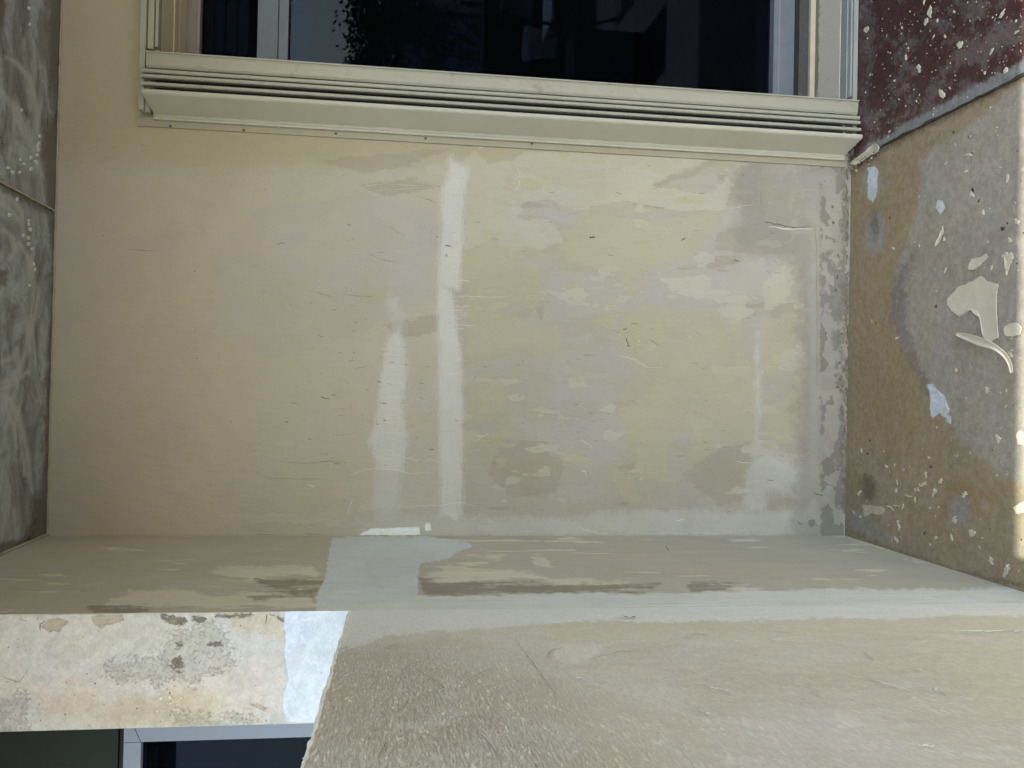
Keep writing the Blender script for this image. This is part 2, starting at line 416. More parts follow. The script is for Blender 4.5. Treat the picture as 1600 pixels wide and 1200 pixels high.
def f_wall(U, V):
    n1 = fbm(U/60, V/26, 77, 5)
    rz = 1/(1+np.exp(-(U-735)/6.))                # the filled and sanded side of the wall
    org = np.where(n1 > 0, n1, n1)*180 - 9 - 40*(1-rz)
    top = -(V-(262+30*fbm(U/120, V*0, 5)+(U < 300)*-10))*.5
    a = {'cream': np.maximum(union(U, V, cream, (), 6, (26, 12), 11), np.clip(fbm(U/50+9, V/20, 41, 5)*150-24-40*(1-rz), -40, 40)),
         'yellow': np.maximum(union(U, V, yellow, (), 7, (26, 14), 12), np.clip(org-30, -40, 40)*.6),
         'lilac': np.maximum(union(U, V, lilac, (), 9, (60, 12), 13), np.clip(fbm(U/90+5, V/22, 31, 4)*150-24-40*(1-rz), -40, 40)),
         'darkp': np.maximum(union(U, V, darkp, (), 5, (24, 12), 14), np.clip(fbm(U/70+2, V/14, 61, 5)*150-34-30*(1-rz), -40, 40)),
         'bare': np.minimum(union(U, V, [whites[0], whites[1], whites[2]], whites_l, 2.5, (14, 30), 15, 1.5), 40),
         'skim': union(U, V, whites[3:], [([(612,470),(620,500),(622,530)], 9), ([(604,730),(604,780),(606,812)], 20), ([(1270,395),(1274,520),(1272,640),(1270,800)], 8), ([(1186,520),(1183,640),(1182,720)], 3)], 4, (20, 14), 16, 2.),
         'upper': np.clip(top, -40, 40),
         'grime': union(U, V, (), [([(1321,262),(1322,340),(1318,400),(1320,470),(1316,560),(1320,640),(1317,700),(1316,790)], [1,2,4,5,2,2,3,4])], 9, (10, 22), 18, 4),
         'primer': union(U, V, [[(560,836),(580,826),(620,825),(655,824),(656,836)], [(664,818),(671,817),(674,829),(664,830)]], (), 1, (10, 5), 19, .5)}
    a['rbase'] = np.clip((U-728)*.5+60*fbm(U/60, V/18, 71, 4), -40, 40)
    a['soil_shade'] = union(U, V, [[(1232,240),(1340,240),(1340,840),(1236,840),(1250,640),(1240,450)], [(1150,240),(1250,250),(1245,420),(1150,400)]], (), 12, (40, 40), 17, 6)
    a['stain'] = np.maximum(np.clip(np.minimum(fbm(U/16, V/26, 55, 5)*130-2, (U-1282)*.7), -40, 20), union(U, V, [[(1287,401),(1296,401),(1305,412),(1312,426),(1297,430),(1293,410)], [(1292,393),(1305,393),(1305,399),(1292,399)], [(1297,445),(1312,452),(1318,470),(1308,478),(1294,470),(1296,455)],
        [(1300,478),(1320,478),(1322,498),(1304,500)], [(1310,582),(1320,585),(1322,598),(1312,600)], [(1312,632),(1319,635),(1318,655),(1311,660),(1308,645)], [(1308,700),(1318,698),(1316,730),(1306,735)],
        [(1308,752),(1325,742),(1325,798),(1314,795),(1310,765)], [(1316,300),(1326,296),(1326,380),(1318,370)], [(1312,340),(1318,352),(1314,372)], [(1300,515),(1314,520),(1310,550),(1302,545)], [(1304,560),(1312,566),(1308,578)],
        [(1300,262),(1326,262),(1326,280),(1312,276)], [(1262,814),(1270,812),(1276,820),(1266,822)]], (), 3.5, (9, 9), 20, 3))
    return a
wall_m = plaster('patched_wall_paint', A(158, 154, 141, K), [
    ('rbase', A(148, 144, 132, K), 16, (30, 30, 9), 9, .85, 0),
    ('upper', A(152, 145, 122, K), 10, (14, 14, 5), 9, .8, .0),
    ('lilac', A(154, 150, 143, K), 14, (30, 30, 7), 7, .7, .0),
    ('darkp', A(139, 134, 120, K), 8, (60, 60, 14), 1.5, .6, -.3),
    ('cream', A(163, 160, 146, K), 8, (60, 60, 13), 2.2, .7, .5),
    ('yellow', A(155, 151, 129, K), 8, (60, 60, 13), 2.8, .66, .4),
    ('skim', A(166, 166, 160, K), 12, (24, 24, 60), 7, .72, .2),
    ('bare', A(179, 180, 176, K), 9, (16, 16, 170), 6, .74, .6),
    ('soil_shade', A(122, 120, 112, K), 26, (14, 14, 14), 18, .62, 0),  # soft soiling plus corner shade painted into the wall colour
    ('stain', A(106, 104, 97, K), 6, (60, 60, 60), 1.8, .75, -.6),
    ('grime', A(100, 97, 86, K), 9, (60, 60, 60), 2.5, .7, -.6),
    ('primer', A(206, 212, 214, K), 1, (60, 60, 60), 1, 1, .9)],
    var=.035, streak=(60, 60, 12), streak_amp=.012, bump=(60, 60, 40), bump_d=.0011, specks=.35, pits=.5, tint=.45)
mb = MB()
xt = XW+1.0
zl, zr = onY(218, 100, D)[2], ZF
op_zl, op_zr = onY(247, 60, D-.02)[2], onY(1322, 60, D-.02)[2]
def wrel(U, V, P): return .004*fbm(P[:, 2]*3, P[:, 0]*3, 3, 3)+.0012*fbm(P[:, 2]*14, P[:, 0]*30, 8, 3)
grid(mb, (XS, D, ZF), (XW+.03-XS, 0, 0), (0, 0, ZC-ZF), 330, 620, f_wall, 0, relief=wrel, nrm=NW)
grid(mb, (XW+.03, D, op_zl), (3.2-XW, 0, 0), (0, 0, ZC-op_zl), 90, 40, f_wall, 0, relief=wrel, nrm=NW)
mb.box((3.23, D, ZF), (4.6, D+.3, ZC))
mb.box((XS, D+.02, ZF), (XW+.02, D+.3, ZC))
# hair cracks, drips and brush ridges
for pts, wd in [
    ([(690,432),(705,420),(718,412)],2),([(688,440),(700,428),(722,420)],2),([(690,441),(720,437),(735,440)],2),
    ([(706,464),(724,463),(748,463),(800,465)],2),([(706,479),(722,480),(738,477)],2),([(706,497),(725,498)],2),([(704,508),(724,508),(750,509)],1.6),
    ([(703,526),(718,526),(724,532)],2),([(710,538),(724,538)],1.6),([(700,303),(715,306),(728,300)],1.8),
    ([(595,585),(615,580),(634,578)],2),([(592,600),(612,598),(630,600)],2),([(594,623),(612,624),(628,622)],2),([(590,640),(612,634),(640,632)],2),
    ([(600,711),(622,712),(640,716),(660,720),(682,718)],2),([(545,745),(570,733),(592,732),(620,735),(645,740),(665,738),(684,737)],2),
    ([(592,789),(640,791),(680,790),(722,785),(745,792)],1.6),([(968,556),(990,561),(1010,574),(1042,574)],2),
    ([(814,831),(840,828),(862,827),(875,830)],2.2),([(895,820),(920,829),(938,835),(955,834)],2.2),([(960,834),(1040,833),(1120,833),(1200,834)],1.4),
    ([(1054,814),(1070,812)],2),([(905,688),(920,693),(924,700)],2),([(903,732),(915,738),(918,750)],3),([(860,776),(880,779),(900,786)],3),
    ([(1100,330),(1130,328),(1160,322),(1186,318)],1.6),([(1200,354),(1230,358),(1270,358)],3),([(1150,720),(1172,724)],1.5),
    ([(540,806),(552,780)],1.4),([(805,300),(812,285),(810,262)],1.4),([(560,292),(600,288),(660,290)],1.3),([(585,298),(640,294),(684,292)],1.2),
    ([(740,680),(755,682),(765,676)],2),([(480,757),(492,760)],3)]:
    ridge(mb, pts, wd*.62, pW, NW, 1, .0008)
for pts, wd, mi in [
    ([(1188,344),(1215,351),(1240,355),(1268,353)],1.8,2),([(1270,342),(1274,360),(1276,400),(1277,520),(1276,640),(1278,740)],1.2,3),
    ([(1188,300),(1190,330),(1192,342)],1.4,3),([(1250,300),(1240,320),(1236,345)],1.1,3),
    ([(740,404),(747,401)],2,2),([(920,371),(930,370)],3,2),([(1065,376),(1071,372)],2,2),([(978,526),(982,540),(984,541)],2,2),([(973,515),(980,513)],1.5,2),
    ([(1015,530),(1028,540)],1.2,3),([(695,383),(706,386)],2,2),([(480,454),(505,460),(530,466)],1.1,3),([(535,459),(560,463),(590,463)],1.1,3),
    ([(575,396),(600,406),(630,411)],1.1,3),([(597,353),(615,358),(632,370)],1.,3),([(500,673),(530,680),(560,677)],1.1,3),([(435,721),(480,724),(510,720),(540,722)],1.1,3),
    ([(500,620),(516,624)],1.3,2),([(400,745),(440,748),(500,748)],1.1,3),([(400,773),(440,775),(475,768)],1.3,2),([(430,780),(460,776)],1.1,3),
    ([(555,575),(575,572)],1.1,3),([(1145,408),(1156,408),(1150,420)],2.5,2),([(1270,770),(1286,775)],1.5,2),([(1246,815),(1252,820)],1.5,2),
    ([(862,692),(880,690),(878,698)],1.6,3),([(605,812),(606,822)],1.3,2),([(1118,818),(1122,812),(1128,822)],1.6,3),([(300,628),(330,700)],.01,3),
    ([(262,700),(292,694)],1.,3),([(650,306),(675,314),(682,318)],1.,3),([(400,836),(470,834),(548,835)],1.4,2),([(200,390),(245,392)],.9,3)]:
    ridge(mb, pts, wd, pW, NW, mi, .0003)
for y0_ in range(262, 820, 9):
    if R.random() < .8: ridge(mb, [(1323.5+R.gauss(0, 1.2), y0_), (1323.5+R.gauss(0, 1.2), y0_+R.uniform(5, 13))], R.uniform(1.2, 3.6), pW, NW, 2, .0008, .8)
for k in range(15):
    y = 545+k*13+R.uniform(-3, 3); x = 596+R.uniform(-4, 4)
    ridge(mb, [(x, y), (x+14, y+R.uniform(-3, 3)), (x+R.uniform(24, 38), y+R.uniform(-4, 2))], 1.3, pW, NW, 1, .0007)
for k in range(16):
    y = 330+k*17+R.uniform(-5, 5); x = 694+R.uniform(-4, 8)
    ridge(mb, [(x, y), (x+12, y+R.uniform(-2, 2)), (x+R.uniform(16, 30), y+R.uniform(-3, 3))], 1.2, pW, NW, 1, .0007)
for k in range(190):     # short trowel marks
    if k % 2: x, y = R.gauss(560, 90), R.gauss(600, 140)
    else: x, y = R.uniform(740, 1250), R.uniform(300, 800)
    if 260 < y < 825: ridge(mb, [(x, y), (x+R.uniform(2, 11), y+R.gauss(1, 1.2))], R.uniform(.7, 1.3), pW, NW, 3 if R.random() < .75 else 2, .0004, .5, dens=2)
# flaky rim along the wet corner
for k in range(70):
    y = R.uniform(262, 812); x = 1322-abs(R.gauss(0, 12))
    blob(mb, x, y, R.uniform(.6, 2.2), R.uniform(1., 3.5), pW, NW, R.choice((2, 3, 3, 3)), .0008, .45, 9)
for k in range(70):
    blob(mb, R.uniform(150, 1300), R.uniform(250, 825), R.uniform(.5, 1.0), R.uniform(.5, 1.), pW, NW, R.choice((1, 1, 2)), .0008, .2, 7)
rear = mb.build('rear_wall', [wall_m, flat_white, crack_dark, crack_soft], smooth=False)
setp(rear, 'large beige rear wall patched with cream, yellow and grey filler under the window', 'wall')

# ---------- floor (right side of the picture)
def f_floor(U, V):
    cx, cy = 1520., 480.
    grey = union(U, V, [[(1440,250),(1610,120),(1610,760),(1560,740),(1500,690),(1452,610),(1408,530),(1398,470),(1404,410),(1420,370),(1432,330)]], (), 5, (22, 22), 21, 3)
    rim = union(U, V, (), [([(1428,392),(1408,440),(1402,490),(1412,530),(1436,575),(1450,610),(1470,640)], [5,10,11,11,8,7,5])], 6, (14, 16), 22, 5)
    blue = union(U, V, [[(1356,262),(1366,258),(1372,266),(1370,300),(1364,318),(1356,310)], [(1464,312),(1474,314),(1476,326),(1470,335),(1462,326)],
                        [(1448,600),(1456,600),(1466,610),(1476,618),(1484,640),(1478,654),(1468,645),(1456,655),(1452,640),(1454,622)], [(1480,648),(1486,650),(1486,664),(1478,658)]], (), 1.5, (6, 6), 23, 1)
    pale = union(U, V, [[(1344,268),(1360,262),(1374,270),(1384,290),(1372,310),(1350,305)], [(1354,345),(1375,330),(1384,360),(1380,392),(1362,398),(1352,380)], [(1330,800),(1350,800),(1392,838),(1398,852),(1350,836),(1330,825)],
                        [(1326,340),(1331,350),(1331,400),(1326,402)], [(1480,790),(1495,776),(1516,778),(1520,800),(1512,822),(1494,820),(1484,806)]], (), 4, (12, 12), 24, 2)
    flake = union(U, V, [[(1347,789),(1362,789),(1370,792),(1378,791),(1384,798),(1376,805),(1360,803),(1350,808)]], (), 1., (6, 6), 25, .8)
    rust = union(U, V, (), [([(1490,765),(1504,762),(1518,775),(1524,800)], 8), ([(1474,800),(1482,776)], 5), ([(1524,775),(1570,770)], 9)], 4, (16, 12), 26, 4)
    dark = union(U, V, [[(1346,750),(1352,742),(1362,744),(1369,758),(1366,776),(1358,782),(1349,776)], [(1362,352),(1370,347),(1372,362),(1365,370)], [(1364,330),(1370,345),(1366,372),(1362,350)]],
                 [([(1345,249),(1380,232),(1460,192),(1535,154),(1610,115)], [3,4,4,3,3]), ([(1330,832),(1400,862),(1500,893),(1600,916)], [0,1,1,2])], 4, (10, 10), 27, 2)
    brown = union(U, V, [[(1326,300),(1350,268),(1440,230),(1440,330),(1400,400),(1396,500),(1420,560),(1450,620),(1440,680),(1400,720),(1370,700),(1326,690)]], (), 10, (30, 30), 28, 6)
    return dict(grey=grey, rim=rim, blue=blue, pale=pale, flake=flake, rust=rust, dark=dark, brown=brown)
floor_m = plaster('worn_floor_screed', A(129, 119, 99, 1.3), [
    ('brown', A(128, 112, 90, 1.3), 30, (12, 12, 12), 26, .8, .0),
    ('grey', A(134, 131, 123, 1.3), 8, (45, 30, 45), 6, .85, .15),
    ('rim', A(108, 101, 97, 1.3), 12, (110, 60, 60), 6, .75, -.2),
    ('pale', A(132, 134, 128, 1.15), 7, (60, 60, 60), 5, .7, .1),
    ('rust', A(128, 106, 82, 1.3), 9, (40, 40, 40), 9, .8, 0),
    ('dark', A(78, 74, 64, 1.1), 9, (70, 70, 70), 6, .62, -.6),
    ('flake', A(172, 166, 148, 1.15), 1.5, (90, 90, 90), 1, 1, .8),
    ('blue', A(182, 190, 198, 1.15), 2, (90, 90, 90), 1, 1, .8)],
    var=.09, bump=(120, 120, 120), bump_d=.0012, specks=.75, pits=.7, speck_sc=110, tint=.8, noise_k=2.2)
def plane3(a, b, c):
    n = np.cross(b-a, c-a); n = n/np.linalg.norm(n); return a, n
a_, b_, c_ = onY(1325.5, 250, D), onY(1325, 828, D), onX(1600, 912, XS)
XR = onZ(1535, 152, ZF)[0]                       # where the red paint starts
mb = MB()
grid(mb, (XS, .9, ZF), (XR-XS, 0, 0), (0, D-.9, 0), 330, 420, f_floor, 0)
mb.box((XS-1.2, -1.7, ZF-.2), (XR, .9, ZF)); mb.box((XS, .9, ZF-.2), (XR, D+.3, ZF-.004))
chip_white = simple('old_cream_paint', A(180, 176, 160, 1.15), .7, var=.08, sc=40)
chip_dark = simple('dark_grit', A(60, 56, 50), .9)
def inr(x, y):      # inside the visible floor
    return y > 256-(x-1325)*.47+6 and y < 826+(x-1325)*.33-6 and x > 1330
n = 0
while n < 190:
    x, y = R.uniform(1330, 1640), R.uniform(120, 930)
    if not inr(x, y): continue
    dens = .25+.75*(x-1330)/270+.5*(y > 700)
    if R.random() > dens: continue
    n += 1; s = abs(R.gauss(.5, .7))+.45
    blob(mb, x, y, s*R.uniform(.4, 1.1), s*R.uniform(.7, 1.9), pF, NF, 1 if R.random() < .78 else 2, .001, .75, 9, R.uniform(-.8, .8))
for x, y, rx, ry, mi in [(1470,752,3,4,1),(1447,742,3,5,1),(1443,757,6,3,1),(1435,765,3,3,1),(1460,769,3,7,1),(1519,833,5,8,1),(1401,844,3,5,1),(1549,877,4,6,1),(1573,891,6,8,1),(1507,773,5,5,1),
        (1469,617,2,2,1),(1543,610,5,4,1),(1452,715,3,2,1),(1560,685,4,7,1),(1568,357,3,3,2),(1463,479,2,2,2),(1455,729,2,2,2),(1343,770,3,4,1),(1514,242,5,3,1),(1510,268,3,3,1),(1575,278,3,6,1),
        (1536,332,3,5,1),(1519,304,3,5,1),(1572,398,6,4,1),(1578,375,3,4,1),(1476,374,2,4,1),(1589,346,4,5,1),(1580,555,5,4,1),(1420,775,6,1.5,1),(1400,790,5,1.5,1),(1430,780,1.5,5,1),(1492,812,4,6,1),(1404,820,1.5,8,1),(1487,840,1.5,5,1),(1463,840,4,2,1)]:
    blob(mb, x, y, rx*.85, ry*.85, pF, NF, mi, .0018, .75, 16, R.uniform(-.5, .5))
for pts in [[(1406,812),(1404,820),(1407,824),(1402,828)],[(1384,790),(1392,792),(1398,799)],[(1486,834),(1489,842),(1488,846)],[(1460,844),(1465,838)],[(1412,786),(1411,796)],[(1395,838),(1393,848)]]:
    ridge(mb, pts, 2.5, pF, NF, 1, .002, .8)
floor = mb.build('floor', [floor_m, chip_white, chip_dark]); setp(floor, kind='structure')

# red painted floor in front of the window
def f_red(U, V):
    n = fbm(U/22, V/22, 91, 5)
    worn = union(U, V, [[(1350,0),(1362,0),(1368,60),(1358,120),(1352,200)], [(1400,190),(1440,165),(1470,120),(1480,140),(1440,180)], [(1490,75),(1560,40),(1600,30),(1600,60),(1540,90),(1480,110)], [(1500,0),(1545,0),(1540,28),(1510,30)],
        [(1420,150),(1436,148),(1430,170),(1416,170)]], [([(1424,60),(1410,110),(1398,140)], 5), ([(1440,240),(1470,200),(1400,230)], 3)], 9, (14, 14), 92, 8)
    worn = np.maximum(worn, n*90-10)
    edge = union(U, V, (), [([(1352,236),(1380,220),(1420,200),(1480,168),(1540,138),(1610,100)], [5,6,7,9,10,10])], 4, (16, 12), 93, 3)
    grit = union(U, V, (), [([(1352,246),(1386,228),(1430,206),(1490,176),(1550,146),(1610,114)], [4,4,4,3,3,3])], 3, (8, 8), 94, 3)
    return dict(worn=worn, edge=edge, grit=grit)
red_m = plaster('worn_red_floor_paint', A(70, 42, 42, 1.0), [
    ('worn', A(104, 99, 96, 1.0), 26, (60, 50, 80), 9, .66, .0),
    ('edge', A(134, 138, 138, 1.), 6, (60, 60, 60), 4, .8, .3),
    ('grit', A(70, 66, 58, 1.1), 9, (120, 120, 120), 2.5, .85, -.5)],
    var=.12, bump=(150, 150, 150), bump_d=.001, specks=.6, pits=.0, rough=.62, tint=.3, noise_k=2.5, spec=.5)
mb = MB(); lev = .006
grid(mb, (XR, 1.2, ZF+lev), (1.5, 0, 0), (0, D-1.2, 0), 260, 300, f_red, 0)
mb.box((XR, -1.7, ZF-.2), (4.6, 1.2, ZF+lev)); mb.box((XR+1.5, 1.2, ZF-.2), (4.6, D+.02, ZF+lev)); mb.box((XR, 1.2, ZF-.2), (XR+1.5, D+.02, ZF+lev-.004))
pR = (0, 0, ZF+lev)
for k in range(420):
    x, y = R.uniform(1352, 1640), R.uniform(-20, 240)
    if y > 246-(x-1325)*.5: continue
    s = abs(R.gauss(.3, .5))+.3; blob(mb, x, y, s*R.uniform(.5, 1), s*R.uniform(.7, 1.8), pR, NF, 1 if R.random() < .6 else 3, .001, .4, 7, R.uniform(-.3, .8))
for x, y, rx, ry, r in [(1453,18,3,9,.3),(1447,34,3,6,.2),(1500,70,4,7,.3),(1436,107,3,6,0),(1416,90,2,4,0),(1472,147,4,8,-.2),(1572,110,3,5,0),(1566,22,2,9,.6),(1550,80,1.5,6,.5),(1589,50,1.5,5,.8),(1477,57,1.5,3,0),(1465,32,1.5,3,0),(1398,126,1.5,2,0),(1354,46,4,5,0),(1444,3,1.5,4,.2)]:
    blob(mb, x, y, rx, ry, pR, NF, 1, .0014, .45, 12, r)
pinkish = simple('worn_pink_grey', A(150, 132, 122), .8)
pts = [(1380,226),(1430,201),(1470,181),(1520,156),(1560,136),(1610,110)]
for k in range(len(pts)-1): ridge(mb, [pts[k], pts[k+1]], 3.2, pR, NF, 2, .003, 1.2)
red = mb.build('red_floor', [red_m, chip_white, chip_dark, pinkish]); setp(red, kind='structure')

# loose and lifting flakes of paint on the floor
flake_m = simple('lifting_cream_paint', A(186, 182, 166, 1.1), .65, var=.05, sc=30)
def flake(name, poly, label, curl=.006, thick=.0018, group='flakes of old paint on the floor', plane=ZF, mat=None, amp=1.):
    n = np.array(NF, float); pp = wob(list(poly)+[poly[0]], amp, R, 4)[:-1]
    P = np.array([onplane(x, y, (0, 0, plane), n) for x, y in pp]); c = P.mean(0); m_ = len(P)
    base = empty(name, c) if False else None
    rings = [1, .72, .4]; v = []
    for r in rings:
        for i in range(m_):
            q = c+(P[i]-c)*r; lift = curl*(r**2)*(.35+.65*abs(math.sin(i*2.1/m_*3.14+1)))
            v.append(q+n*(.001+lift))
    v.append(c+n*.0012); top = len(v)
    f = []
    for k in range(2):
        for i in range(m_): f.append((k*m_+i, k*m_+(i+1) % m_, (k+1)*m_+(i+1) % m_, (k+1)*m_+i))
    for i in range(m_): f.append((2*m_+i, 2*m_+(i+1) % m_, top-1))
    mb = MB(); mb.add(v, f)
    o = mb.build(name, mat or flake_m)
    cc = Vector(c); o.data.transform(Matrix.Translation(-cc)); o.location = cc
    so_ = o.modifiers.new('t', 'SOLIDIFY'); so_.thickness = thick; so_.offset = 1
    return setp(o, label, 'paint flake', group)
flake('paint_flake', [(1483,466),(1500,449),(1522,440),(1534,431),(1545,440),(1561,444),(1558,462),(1560,500),(1562,528),(1550,534),(1540,528),(1536,500),(1520,486),(1508,482),(1500,495),(1490,486),(1484,478)],
      'largest cream paint flake with a jagged left side, on the floor by its sunlit edge', .005)
flake('paint_flake', [(1571,512),(1576,508),(1590,504),(1598,512),(1597,522),(1584,526),(1572,525)], 'small rounded cream flake right beside the largest flake, next to the sunlight', .004)
flake('paint_flake', [(1514,418),(1520,405),(1534,402),(1542,396),(1546,401),(1536,412),(1522,422),(1516,422)], 'bean shaped cream flake lying just above the largest paint flake', .003)
flake('paint_flake', [(1570,400),(1582,395),(1584,402),(1577,420),(1574,431),(1571,418)], 'narrow pinkish wedge shaped flake at the top right of the largest flake', .003)
flake('paint_flake', [(1463,385),(1470,365),(1475,352),(1475,364),(1468,380)], 'thin upright sliver of paint alone on the grey middle of the floor', .004)
flake('paint_flake', [(1585,812-18),(1592,788),(1602,784),(1602,800),(1590,803)], 'pale flake in the strip of sunlight near the rusty ring', .003)
flake('paint_flake', [(1590,678),(1596,672),(1602,676),(1602,695),(1592,694)], 'ragged pale flake in the sunlight at the picture\'s right border', .003)
# curled strip
strip = [((1492,521),5),((1508,526),10),((1525,532),14),((1540,537),13),((1552,541),9),((1562,548),7),((1571,556),7),((1577,566),6),((1580,578),5),((1580,583),3)]
v = []; f = []
for i, ((x, y), wd) in enumerate(strip):
    t = i/(len(strip)-1); z = ZF+.004+.028*math.sin(math.pi*min(1, t*1.15))**2+.016*t
    a, b = strip[max(i-1, 0)][0], strip[min(i+1, len(strip)-1)][0]
    dx, dy = b[0]-a[0], b[1]-a[1]; l = math.hypot(dx, dy); nx, ny = -dy/l, dx/l
    for s_, dz in ((-.5, .004), (0, 0), (.5, .005)):
        v.append(onZ(x+nx*wd*s_, y+ny*wd*s_, z+dz))
for i in range(len(strip)-1):
    a = i*3; f += [(a, a+1, a+4, a+3), (a+1, a+2, a+5, a+4)]
mb = MB(); mb.add(v, f); o = mb.build('paint_flake', simple('curled_cream_paint', A(202, 198, 180, 1.1), .6), smooth=True)
cc = Vector(np.mean(v, 0)); o.data.transform(Matrix.Translation(-cc)); o.location = cc
o.modifiers.new('s', 'SUBSURF').levels = 2; o.modifiers['s'].render_levels = 2
q = o.modifiers.new('t', 'SOLIDIFY'); q.thickness = .0014
setp(o, 'long curled strip of paint arching off the floor below the largest flake', 'paint flake', 'flakes of old paint on the floor')
# crumbled mortar in the corner under the window
mb = MB(); mort = simple('crumbled_mortar', A(120, 114, 98, K), .95, var=.25, sc=60, bump=.002)
for k in range(70):
    t = R.random(); x = 1322+50*t+R.gauss(0, 4); y = 262-22*t+R.gauss(0, 5)
    c = onZ(x, y, ZF+.008); r = R.uniform(.003, .011)*(1.3-t)
    vs = [c+np.array((R.uniform(-1, 1), R.uniform(-1, 1), R.uniform(-.6, 1)))*r for _ in range(6)]
    mb.add(vs, [(0, 2, 4), (2, 1, 4), (1, 3, 4), (3, 0, 4), (2, 0, 5), (1, 2, 5), (3, 1, 5), (0, 3, 5)], R.choice((0, 0, 1, 2)))
setp(mb.build('mortar_crumbs', [mort, chip_white, chip_dark]), 'crumbled mortar heap in the corner below the window surround', 'rubble', kind='stuff')
flake('paint_flake', [(1333,255),(1345,246),(1356,238),(1362,228),(1370,224),(1379,230),(1377,238),(1362,244),(1350,251),(1340,258)], 'folded cream flake covering the edge of the red floor under the window corner', .012, plane=ZF+lev)

# ---------- ceiling (left side of the picture)
def f_ceil(U, V):
    swl = [([(2,608),(20,600),(34,570),(44,535),(50,490),(53,440),(50,400)], 1.2), ([(0,600),(20,590),(38,560),(50,520),(58,480),(60,450)], .6), ([(0,618),(15,625),(28,645),(36,675),(42,710),(46,745),(50,770)], 1.6),
           ([(0,628),(12,640),(22,665),(28,700)], .5), ([(0,622),(18,632),(30,660),(34,700),(38,740)], .5), ([(10,90),(28,100),(45,120),(52,150),(58,180),(62,210),(61,235)], 1.),
           ([(0,140),(20,170),(40,215)], .5), ([(20,160),(40,200),(50,230)], .6), ([(54,225),(60,250),(66,275)], .5), ([(44,190),(52,230),(62,270)], .4), ([(0,318),(18,330),(34,350),(40,372)], .9),
           ([(0,304),(20,312),(34,330),(36,350)], .7), ([(4,360),(20,372),(24,392),(16,405)], .7), ([(30,380),(44,400),(50,430)], .6), ([(0,565),(18,560),(26,545)], .6), ([(0,600),(30,592),(45,580)], .5)]
    swirl = union(U, V, (), swl, 2.5, (14, 30), 101, .8)
    border = union(U, V, [[(74,-60),(110,-60),(100,335),(76,330),(66,240),(80,180),(74,60)], [(78,338),(96,338),(70,860),(60,840),(72,600),(80,420)], [(0,280),(88,332),(88,346),(0,298)], [(-10,-10),(10,-10),(8,40),(-10,60)], [(-4,420),(10,425),(10,448),(-4,450)], [(55,780),(80,780),(72,850),(-10,868),(-10,850),(40,840)]], (), 5, (12, 24), 102, 3)
    return dict(swirl=swirl, border=border)
s = NT('streaky_ceiling_glaze')
flow = s.noise((7, 9, 8), 3.5, .55, 2.4); fil = s.math('ABSOLUTE', s.math('SUBTRACT', flow, .5))
fil = s.smooth(fil, .07, .0)
cloud = s.noise((4, 7, 6), 4, .6, 1.4, (3, 2, 1))
col = s.mix(s.smooth(cloud, .35, .68), A(84, 89, 87, 1.38), A(134, 141, 141, 1.38))
col = s.mix(s.math('MULTIPLY', fil, s.smooth(cloud, .35, .65, .0, .45)), col, A(164, 172, 168, 1.3))
bd = s.smooth(s.math('MULTIPLY_ADD', s.math('SUBTRACT', s.noise(30, 4, .6), .5), 14., s.attr('border')), -5., 6.)
col = s.mix(s.math('MULTIPLY', bd, .8), col, A(74, 69, 53, 1.15))
sw = s.smooth(s.math('MULTIPLY_ADD', s.math('SUBTRACT', s.noise((30, 8, 20), 3, .6), .5), 5., s.attr('swirl')), -7., 3.)
col = s.mix(s.math('MULTIPLY', sw, .75), col, A(164, 170, 162, 1.15))
dd = s.voro((60, 140, 60)); col = s.mix(s.math('MULTIPLY', s.smooth(dd, .12, .07), s.smooth(s.noise(12, 2, .5, 0, (7, 7, 7)), .5, .56, 0., .7)), col, A(190, 192, 180))
ceil_m = s.done(col, s.smooth(cloud, .3, .7, .26, .42), s.math('ADD', flow, sw), .001, .8, .5)
bead_m = simple('thin_mortar_bead', A(150, 145, 128, K), .8, var=.12, sc=40)
XJ = onplane(88, 332, pC, NC); XJ = onY(88, 332, D)[0]
ceil = empty('ceiling', (XJ, 1., ZC), kind='structure')
mb = MB(); grid(mb, (XS-.02, 1.9, ZC), (XJ-.006-XS+.02, 0, 0), (0, D-1.9, 0), 220, 260, f_ceil, 0)
mb.box((XS-1.5, YE, ZC+.002), (XJ-.006, D+.3, ZC+.25)); mb.box((XS-1.5, YE, ZC), (XJ-.006, 1.9, ZC+.001))
dm = simple('drip_white', A(176, 180, 170, K), .4)
for x, y in [(14,336),(44,344),(46,358),(44,372),(44,381),(49,389),(52,413),(54,421),(35,368),(46,446),(26,311),(44,350)]:
    blob(mb, x, y, R.uniform(1.2, 2.4), R.uniform(2.2, 4.2), pC, NC, 1, .003, .25, 10)
mb.build('ceiling_panel', [ceil_m, dm], ceil)
mb = MB(); grid(mb, (XJ+.006, 1.9, ZC), (1.4, 0, 0), (0, D-1.9, 0), 220, 260, f_ceil, 0)
mb.box((XJ+.006, YE, ZC+.002), (3.3, D+.3, ZC+.25)); mb.box((XJ+.006, YE, ZC), (3.3, 1.9, ZC+.001)); mb.box((XJ+1.406, 1.9, ZC), (3.3, D, ZC+.001))
for x, y in [(61,213),(60,224),(59,234),(58,242),(48,246),(55,252),(37,256),(31,249),(30,269),(19,269),(48,264),(12,262),(57,254),(33,172),(45,13),(46,38),(58,228)]:
    blob(mb, x, y, R.uniform(1.2, 2.4), R.uniform(2.2, 4.2), pC, NC, 1, .003, .25, 10)
mb.build('ceiling_panel', [ceil_m, dm], ceil)
mb = MB(); mb.box((XJ-.006, YE, ZC+.012), (XJ+.006, D, ZC+.02))
